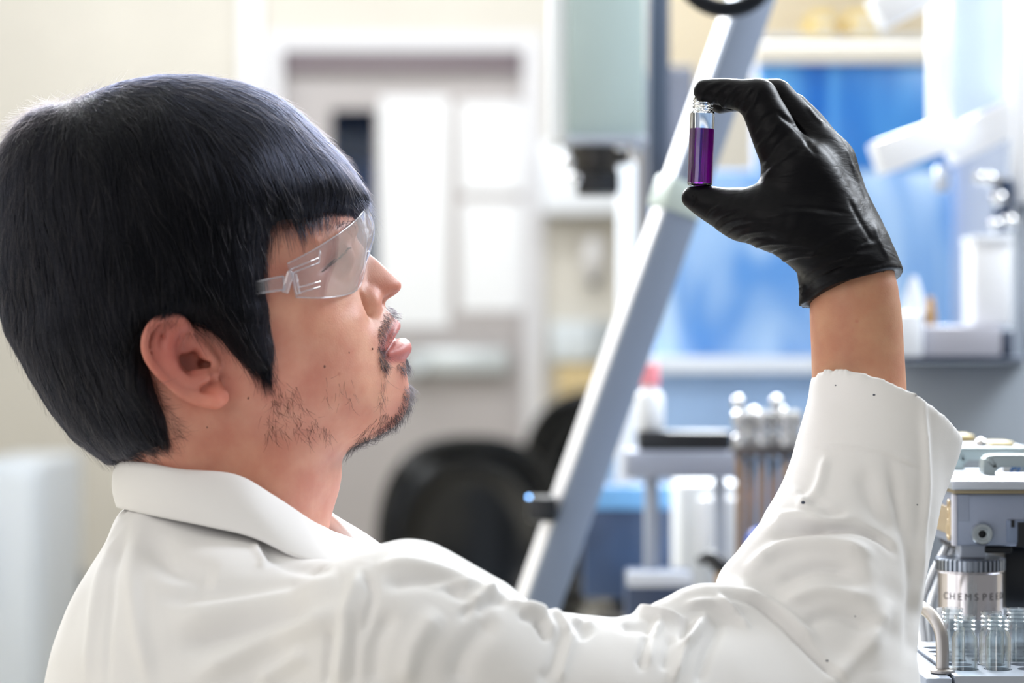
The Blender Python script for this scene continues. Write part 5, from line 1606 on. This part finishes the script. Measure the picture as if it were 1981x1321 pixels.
out_ = T_ - cen; out_[:, 2] = 0; out_ /= np.linalg.norm(out_, axis=1)[:, None] + 1e-9
bot_in = B_ * .25 + (T_ + np.array([0, 0, -.046])) * .75
for t in np.linspace(0, 1, 6): rows.append((bot_in - out_ * .0045) * (1 - t) + (T_ - out_ * .0030) * t)
rows.append(T_ + np.array([0, 0, .0008]) - out_ * .001)
rows.append(T_ + np.array([0, 0, .0004]) + out_ * .0012)
for t in np.linspace(.06, 1, 14): rows.append(T_ * (1 - t) + B_ * t + out_ * (.0022 + .0026 * math.sin(math.pi * min(1, t * .9))))
rows.append(B_ - out_ * .0004 + np.array([0, 0, -.0004]))
for t in np.linspace(.08, .8, 5): rows.append(B_ * (1 - t) + T_ * t + out_ * .0004)
R_ = np.array(rows); nr, nc, _ = R_.shape
ii = np.arange(nr * nc).reshape(nr, nc)
cq_ = np.stack([ii[:-1, :-1], ii[:-1, 1:], ii[1:, 1:], ii[1:, :-1]], -1).reshape(-1, 4)
col_o = link('collar', quad_mesh('collar', R_.reshape(-1, 3), cq_), M_coat, coat)

# small ink spots on the cloth
kn_ = vnormals(kco, kq); kpx, kpy = to_px(kco)
for x, y, r in ((1555, 971, .0013), (1690, 765, .0008), (1616, 746, .0006), (1775, 975, .0006), (1653, 1190, .0005), (1601, 1277, .0008)):
    d_ = (kpx - x) ** 2 + (kpy - y) ** 2 + 1e4 * (kn_[:, 1] > 0)
    k_ = int(np.argmin(d_)); q_ = Vector(kn_[k_]).to_track_quat('Z', 'Y')
    bm = bmesh.new(); bmesh.ops.create_uvsphere(bm, u_segments=10, v_segments=6, radius=r)
    for v in bm.verts: v.co = Vector(kco[k_]) + q_ @ Vector((v.co.x, v.co.y * .7, v.co.z * .2))
    obj('ink_spot', bm, mat('ink', (.02, .03, .06), .6), coat, smooth='all')

# the coat below the frame and the trousers down to the shoes
gl = Grid((-0.33, -0.25, 0.36), (0.16, 0.25, 0.80), 0.008)
gl.D[:] = .03
add_chain(gl, [P(462, 1450, 0), P(470, 1800, 0), P(480, 2350, 0), P(490, 2750, 0)], [.113, .118, .125, .135], .01, sc=(1, .66, 1), n=10)
lco, lq = surface_nets(gl)
link('coat_skirt', quad_mesh('coat_skirt', relax(lco, lq, 2), lq), M_coat, coat)
bm = bmesh.new()
for s in (-1, 1):
    add_tube(bm, [(-.16, .10 * s, .44), (.05, .10 * s, .47), (.25, .11 * s, .46)], [.085, .08, .066], 20, 14)
    add_tube(bm, [(.25, .11 * s, .47), (.27, .11 * s, .25), (.26, .11 * s, .07)], [.064, .055, .05], 20, 14)
obj('trousers', bm, mat('navy_twill', (.03, .035, .05), .9), man, smooth='all')
for s in (-1, 1):
    bm = bmesh.new()
    add_tube(bm, [(.20, .11 * s, .045), (.30, .11 * s, .043), (.40, .115 * s, .032), (.43, .117 * s, .03)], [.036, .042, .036, .022], 16, 12)
    for v in bm.verts: v.co.z = max(v.co.z, 0.0)
    obj('shoe', bm, mat('black_leather', (.02, .02, .02), .4), man, smooth='all')
# ------------------------------------------------------------------ right forearm and gloved hand
ga_ = Grid((0.10, -0.065, 0.93), (0.275, 0.065, 1.17), 0.0016)
ga_.D[:] = .03
add_chain(ga_, [P(1648, 500, .0), P(1654, 590, .0), P(1659, 680, .0), P(1662, 780, -.002), P(1655, 900, -.01), P(1640, 1000, -.02)], [.0225, .0262, .0268, .0276, .030, .033], .002, n=14, sc=(1, 1.12, 1))
fco, fq = surface_nets(ga_); fco = relax(fco, fq, 2)
arm_me = quad_mesh('arm', fco, fq)
ft = np.tile(np.array([.50, .27, .165]), (len(fco), 1))

gh = Grid((0.085, -0.06, 1.10), (0.245, 0.09, 1.272), 0.00115)
gh.D[:] = .03
Q = lambda x, y, mm: P(x, y, mm / 1000)
# index finger (nearest), middle, ring, little
add_chain(gh, [Q(1364, 176, -2), Q(1398, 178, -3), Q(1432, 184, -5), Q(1466, 191, -7)], [.0068, .0080, .0092, .0112], .002, n=12)
add_chain(gh, [Q(1466, 191, -7), Q(1486, 232, -9), Q(1508, 280, -11), Q(1534, 328, -13)], [.0114, .0128, .0140, .0158], .003, n=10)
add_chain(gh, [Q(1394, 199, 14), Q(1425, 190, 14), Q(1462, 184, 13), Q(1500, 189, 12)], [.0064, .0078, .0092, .0106], .0015, n=12)
add_chain(gh, [Q(1500, 189, 12), Q(1528, 222, 10), Q(1558, 262, 8), Q(1580, 305, 6)], [.0108, .0118, .0130, .0140], .002, n=10)
add_chain(gh, [Q(1476, 226, 34), Q(1490, 210, 34), Q(1510, 205, 33), Q(1534, 212, 31)], [.0056, .0070, .0082, .0092], .0015, n=10)
add_chain(gh, [Q(1534, 212, 31), Q(1560, 240, 29), Q(1584, 275, 26), Q(1606, 315, 23)], [.0096, .0106, .0116, .0126], .002, n=10)
add_chain(gh, [Q(1512, 270, 51), Q(1520, 250, 51), Q(1540, 242, 50), Q(1565, 250, 48)], [.0050, .0060, .0070, .0078], .0015, n=10)
add_chain(gh, [Q(1565, 250, 48), Q(1588, 277, 46), Q(1606, 305, 43), Q(1620, 345, 39)], [.0084, .0094, .0104, .0116], .002, n=10)
# thumb and its ball
add_chain(gh, [Q(1340, 382, 1), Q(1366, 391, 0), Q(1402, 404, -3), Q(1436, 415, -8)], [.0066, .0095, .0122, .0138], .002, n=12)
add_chain(gh, [Q(1436, 415, -8), Q(1488, 424, -16), Q(1545, 440, -18), Q(1600, 480, -13), Q(1640, 530, -6)], [.0140, .0176, .0205, .0220, .0215], .006, n=14)
# palm: four metacarpals and the web of the thumb
add_chain(gh, [Q(1548, 325, -13), Q(1590, 400, -10), Q(1630, 480, -4), Q(1655, 545, 0)], [.0165, .0200, .0225, .0235], .008, n=8)
add_chain(gh, [Q(1585, 305, 6), Q(1615, 380, 8), Q(1645, 470, 8), Q(1660, 545, 4)], [.0160, .0180, .0205, .0230], .008, n=8)
add_chain(gh, [Q(1608, 315, 23), Q(1630, 390, 24), Q(1655, 470, 18), Q(1665, 545, 8)], [.0140, .0155, .0180, .0215], .008, n=8)
add_chain(gh, [Q(1620, 345, 39), Q(1645, 410, 36), Q(1665, 480, 26), Q(1670, 545, 10)], [.0120, .0135, .0165, .0205], .008, n=8)
add_chain(gh, [Q(1500, 385, -14), Q(1530, 360, -13), Q(1560, 345, -10)], [.0120, .0150, .0165], .010, n=6)
# sleeve of the glove round the wrist
add_chain(gh, [Q(1635, 500, 0), Q(1652, 560, 0), Q(1656, 640, 0)], [.0265, .0283, .0292], .006, n=6, sc=(1, 1.1, 1))
add_chain(gh, [Q(1575, 545, -4), Q(1568, 580, -4), Q(1565, 610, -4)], [.007, .006, .006], .008)
ha, hb, hcc = np.array(Q(1556, 592, 0)), np.array(Q(1742, 526, 0)), np.array(Q(1640, 541, -26))
hn_ = np.cross(hb - ha, hcc - ha); hn_ /= np.linalg.norm(hn_); hn_ *= np.sign(hn_[2])
x_, y_, z_ = gh.xyz((slice(None),) * 3)
gh.D = np.maximum(gh.D, -((x_ - ha[0]) * hn_[0] + (y_ - ha[1]) * hn_[1] + (z_ - ha[2]) * hn_[2]))
# hollow the open end a little so that the glove has an edge
add_chain(gh, [Q(1650, 550, 0), Q(1656, 660, 0)], [.0240, .0262], 0, sub=True, sc=(1, 1.1, 1))
gco, gq = surface_nets(gh); gco = relax(gco, gq, 2, .5)
GW = [  # wrinkles of the rubber
    ([(1352, 200), (1365, 172), (1392, 160)], 5, .8), ([(1372, 205), (1388, 178), (1412, 163)], 4, .9), ([(1398, 210), (1408, 185), (1428, 168)], 4, 1.0), ([(1412, 212), (1425, 190), (1442, 172)], 4, -1.0), ([(1425, 216), (1436, 195), (1458, 168)], 4, 1.1),
    ([(1388, 190), (1400, 205), (1420, 214)], 3, 1.2), ([(1440, 232), (1456, 205), (1470, 170)], 5, .8), ([(1455, 260), (1478, 230), (1500, 215)], 5, -.9), ([(1462, 290), (1488, 262), (1510, 232)], 5, 1.0), ([(1468, 320), (1500, 285), (1530, 250)], 6, -.9),
    ([(1478, 345), (1508, 312), (1540, 290)], 6, 1.0), ([(1560, 205), (1585, 235), (1600, 240)], 5, .8),
    ([(1636, 280), (1646, 310), (1660, 350)], 5, 1.1), ([(1652, 330), (1664, 352), (1680, 392)], 5, -.7), ([(1690, 430), (1700, 465), (1722, 505)], 7, .8),
    ([(1340, 372), (1345, 388), (1338, 400)], 3, -1.0), ([(1365, 425), (1378, 408), (1400, 396)], 4, 1.2), ([(1378, 440), (1392, 424), (1430, 408)], 4, -1.2), ([(1386, 448), (1405, 432), (1440, 420)], 4, 1.3), ([(1400, 456), (1420, 440), (1470, 430)], 4, -1.2), ([(1420, 466), (1440, 452), (1490, 445)], 4, 1.2),
    ([(1436, 474), (1460, 462), (1500, 462)], 4, -1.3), ([(1450, 484), (1480, 472), (1530, 470)], 4, 1.2), ([(1475, 500), (1510, 485), (1560, 480)], 4, -1.2), ([(1500, 515), (1530, 498), (1590, 490)], 5, 1.2), ([(1480, 420), (1540, 410), (1600, 415)], 6, .7), ([(1510, 400), (1580, 402), (1640, 412)], 4, -.7),
    ([(1545, 548), (1570, 520), (1620, 500), (1690, 490)], 6, 1.2), ([(1550, 570), (1590, 535), (1640, 520), (1710, 510)], 5, -1.4), ([(1560, 560), (1610, 520), (1660, 500)], 4, .9), ([(1556, 585), (1600, 552), (1660, 532), (1735, 520)], 4, 1.4), ([(1600, 540), (1640, 500), (1690, 455)], 7, -.8), ([(1560, 500), (1600, 470), (1660, 440)], 8, .9),
    ([(1545, 560), (1556, 556), (1552, 575)], 3, 1.6), ([(1620, 520), (1660, 480), (1700, 470)], 4, .8), ([(1640, 380), (1660, 420), (1690, 470)], 6, -.8),
    ([(1540, 300), (1560, 280), (1590, 270)], 8, -.6), ([(1500, 215), (1545, 250), (1580, 300)], 7, -1.4)]
gco = folds(gco, gq, [(a, w * .72, h * .95) for a, w, h in GW], .00010)
# join the arm's skin into the body mesh so that the body stays one mesh
off = len(hco)
# the trunk and upper arm inside the coat, linking neck and forearm
tp = catmull(np.array([P(430, 1060, 0), P(470, 1230, -.03), P(760, 1290, -.12), P(1100, 1370, -.13), P(1520, 1400, -.06), P(1590, 1250, -.04), P(1625, 1080, -.028)]), 30)
tr = np.interp(np.linspace(0, 1, 30), [0, .15, .3, .5, .8, 1], [.05, .05, .042, .036, .034, .030])
tg = np.gradient(tp, axis=0); tg /= np.linalg.norm(tg, axis=1)[:, None]
ua = np.cross(tg, [0, 1, 0]); ua /= np.linalg.norm(ua, axis=1)[:, None]; ub = np.cross(tg, ua)
th_a = np.linspace(0, 2 * np.pi, 16, endpoint=False)
tco = (tp[:, None] + tr[:, None, None] * (np.cos(th_a)[None, :, None] * ua[:, None] + np.sin(th_a)[None, :, None] * ub[:, None])).reshape(-1, 3)
ti = np.arange(30 * 16).reshape(30, 16)
tq_ = np.stack([ti[:-1], np.roll(ti[:-1], -1, 1), np.roll(ti[1:], -1, 1), ti[1:]], -1).reshape(-1, 4)
o2 = off + len(fco)
hw = h2w(hco)
def near_edge(co, q, p):
    k = np.argmin(((co[q].mean(1) - p) ** 2).sum(1)); return q[k][:2]
e1 = near_edge(hw, hq, tco[0]); e2 = near_edge(fco, fq, tco[-1]) + off
lk = np.array([[e1[0], e1[1], o2 + 1, o2], [e2[0], e2[1], o2 + ti[-1, 1], o2 + ti[-1, 0]]])
bco = np.vstack([hw, fco, tco]); bq = np.vstack([hq, fq + off, tq_ + o2, lk])
new_me = quad_mesh('body', bco, bq); set_col(new_me, np.vstack([tone, ft, np.tile(ft[:1], (len(tco), 1))])); new_me.materials.append(M_skin)
body.data = new_me

def glove_mat():
    m = mat('black_nitrile', (.0035, .0035, .0048), .44, spec=.10)
    nt = m.node_tree; tc = nt.nodes.new('ShaderNodeTexCoord'); mp = nt.nodes.new('ShaderNodeMapping')
    mp.inputs['Rotation'].default_value = (0, math.radians(38), 0); mp.inputs['Scale'].default_value = (55, 90, 210)
    n = nt.nodes.new('ShaderNodeTexNoise'); n.inputs['Scale'].default_value = 1.0; n.inputs['Detail'].default_value = 3; n.inputs['Distortion'].default_value = .8
    bp = nt.nodes.new('ShaderNodeBump'); bp.inputs['Strength'].default_value = .30; bp.inputs['Distance'].default_value = .0014
    nt.links.new(tc.outputs['Object'], mp.inputs['Vector']); nt.links.new(mp.outputs[0], n.inputs['Vector'])
    nt.links.new(n.outputs['Fac'], bp.inputs['Height']); nt.links.new(bp.outputs['Normal'], nt.nodes['Principled BSDF'].inputs['Normal'])
    return m
link('glove', quad_mesh('glove', gco, gq), glove_mat(), man)

# ------------------------------------------------------------------ the vial of purple liquid, held between thumb and finger
M_glass = glass_mat('vial_glass', (1, 1, 1, 1), 0.0, 1.45)
M_purple = glass_mat('purple_liquid', (.105, .002, .175, 1), 0.0, 1.345)
vb = P(1353.5, 360.5, .001); vt = P(1360.5, 189, .001)
vax = (vt - vb).normalized(); VL = (vt - vb).length
vial = thing('vial', 'open glass vial half full of purple liquid pinched in the black glove', 'vial', vb)
R0, W = .00725, .0008
bm = bmesh.new()
sh = VL - .0078
prof = [(0, 0), (R0 - .0012, 0), (R0, .0012), (R0, sh - .0018), (R0 - .0006, sh - .0004), (.0061, sh + .0004), (.0056, sh + .0010)]
z = sh + .0016
while z < VL - .0016:
    prof += [(.0056, z), (.0061, z + .0005), (.0061, z + .0009), (.0056, z + .0013)]; z += .0019
prof += [(.0058, VL - .0006), (.0056, VL), (.0046, VL), (.0045, VL - .0006), (.0045, sh + .0008), (R0 - W, sh - .0016), (R0 - W, .0018), (R0 - W - .001, .0010), (0, .0009)]
add_lathe(bm, prof, vb, vax, 48)
obj('glass_body', bm, M_glass, vial, smooth=True)
lv = VL * (360.5 - 249.5) / (360.5 - 189)
bm = bmesh.new()
add_lathe(bm, [(0, .0011), (R0 - W - .0012, .0012), (R0 - W + .00004, .0020), (R0 - W + .00004, lv), (R0 - W - .0004, lv - .0002), (0, lv - .00025)], vb, vax, 48)
obj('purple_liquid', bm, M_purple, vial, smooth=True)
# ------------------------------------------------------------------ clear safety glasses
M_lens = clear_mat('clear_polycarbonate', (.97, .97, .985), 1.2, .10, .05, (.95, .92, .96, 1), .06)
M_rim = clear_mat('clear_plastic_edge', (.93, .93, .97), 1.3, .22, .10, (.96, .95, 1, 1), .10)
gs = thing('safety_glasses', 'clear wraparound safety glasses worn by the man in the lab coat', 'glasses', h2w(HC(690, 500, 0)))
lens_cols = [((556, 510, 70), (573, 575, 71)), ((585, 495, 67), (598, 576, 68)), ((612, 480, 62), (626, 576, 63)), ((650, 456, 51), (655, 573, 51)), ((678, 435, 38), (681, 566, 37)),
             ((692, 422, 27), (696, 552, 25)), ((700, 412, 16), (705, 522, 14)), ((706, 404, 7), (711, 496, 6)), ((708, 400, 0), (713, 486, 0))]
LT = np.array([HC(*a) for a, b in lens_cols]); LB = np.array([HC(*b) for a, b in lens_cols])
LT = np.vstack([LT, LT[::-1][1:] * MI]); LB = np.vstack([LB, LB[::-1][1:] * MI])
nU, nV = 97, 20
LT, LB = catmull(LT, nU), catmull(LB, nU)
fw = np.array([1.0, 0.12, 0])
tt_ = np.linspace(0, 1, nV)[:, None, None]
prof_s = np.sin(np.linspace(0, math.pi, nU))[None, :, None]
Lg = LT[None] * (1 - tt_) + LB[None] * tt_ + fw * (.0035 * np.sin(np.pi * tt_) * prof_s)
def shell(name, G, th, m, parent):
    nv, nu, _ = G.shape
    du = np.gradient(G, axis=1); dv = np.gradient(G, axis=0)
    N = np.cross(du, dv); N /= np.linalg.norm(N, axis=2)[:, :, None] + 1e-12
    if (N[nv // 2, nu // 2] @ np.array([1, 0, 0])) < 0: N = -N
    A = h2w((G + N * th / 2).reshape(-1, 3)); B = h2w((G - N * th / 2).reshape(-1, 3))
    i = np.arange(nv * nu).reshape(nv, nu); o = nv * nu
    q = [np.stack([i[:-1, :-1], i[:-1, 1:], i[1:, 1:], i[1:, :-1]], -1).reshape(-1, 4)]
    q.append(q[0][:, ::-1] + o)
    ring = np.concatenate([i[0], i[1:, -1], i[-1, ::-1][1:], i[::-1, 0][1:-1]])
    nx = np.roll(ring, -1)
    q.append(np.stack([nx, ring, ring + o, nx + o], -1))
    me = quad_mesh(name, np.vstack([A, B]), np.vstack(q))
    o_ = link(name, me, m, parent)
    bm = bmesh.new(); bm.from_mesh(me); bmesh.ops.recalc_face_normals(bm, faces=bm.faces); bm.to_mesh(me); bm.free()
    me.polygons.foreach_set('use_smooth', np.ones(len(me.polygons), bool)); me.set_sharp_from_angle(angle=math.radians(40))
    return o_
lens = shell('lens', Lg, .0018, M_lens, gs)
def rod(name, pts, r, parent, m=M_rim, n=None, M=np.ones(3)):
    bm = bmesh.new(); add_tube(bm, [h2w(np.array(p) * M) for p in pts], r, 8, n)
    return obj(name, bm, m, parent, smooth='all')
for M in (np.ones(3), MI):
    rod('lens_edge', list(LT[:49]) if M[2] > 0 else list(LT[48:]), .0005, lens)
    rod('lens_edge', list(LB[:49]) if M[2] > 0 else list(LB[48:]), .0005, lens)
    arm_top = [HC(548, 534, 71.5), HC(496, 545, 75), HC(440, 562, 78), HC(400, 575, 80)]
    arm_bot = [HC(551, 560, 71.5), HC(493, 569, 75), HC(440, 582, 78), HC(400, 592, 80)]
    At, Ab = catmull(np.array(arm_top) * M, 24), catmull(np.array(arm_bot) * M, 24)
    tq = np.linspace(0, 1, 5)[:, None, None]
    arm_ = shell('temple_arm', At[None] * (1 - tq) + Ab[None] * tq, .0020, M_lens, gs)
    rod('arm_edge', list(At), .0006, arm_); rod('arm_edge', list(Ab), .0007, arm_); rod('arm_edge', [At[0], Ab[0]], .0008, arm_)
    hi_ = HC(557, 546, 72.5) * M
    bm = bmesh.new(); add_box(bm, (0, 0, 0), (.0042, .0030, .0125), None, .0008)
    Rh = Matrix.Rotation(math.radians(16), 4, 'Y')
    for v in bm.verts: v.co = Rh @ v.co + Vector(h2w(hi_))
    hg = obj('hinge_block', bm, M_rim, gs, smooth=True)
    for a, b in (((566, 530, 72.3), (574, 571, 72.3)), ((572, 529, 71.8), (580, 569, 71.8)), ((560, 522, 71.5), (566, 530, 72))):
        rod('hinge_rib', [HC(*a) * M, HC(*b) * M], .0007, hg)
    for a, b in (((562, 521, 71.5), (616, 499, 64)), ((566, 528, 71.5), (617, 508, 64)), ((578, 556, 71.2), (620, 544, 66.5)), ((576, 567, 71.2), (618, 555, 66.5)), ((617, 508, 64), (619, 484, 63))):
        rod('vent_rib', [HC(*a) * M, HC(*b) * M], .0005, lens)
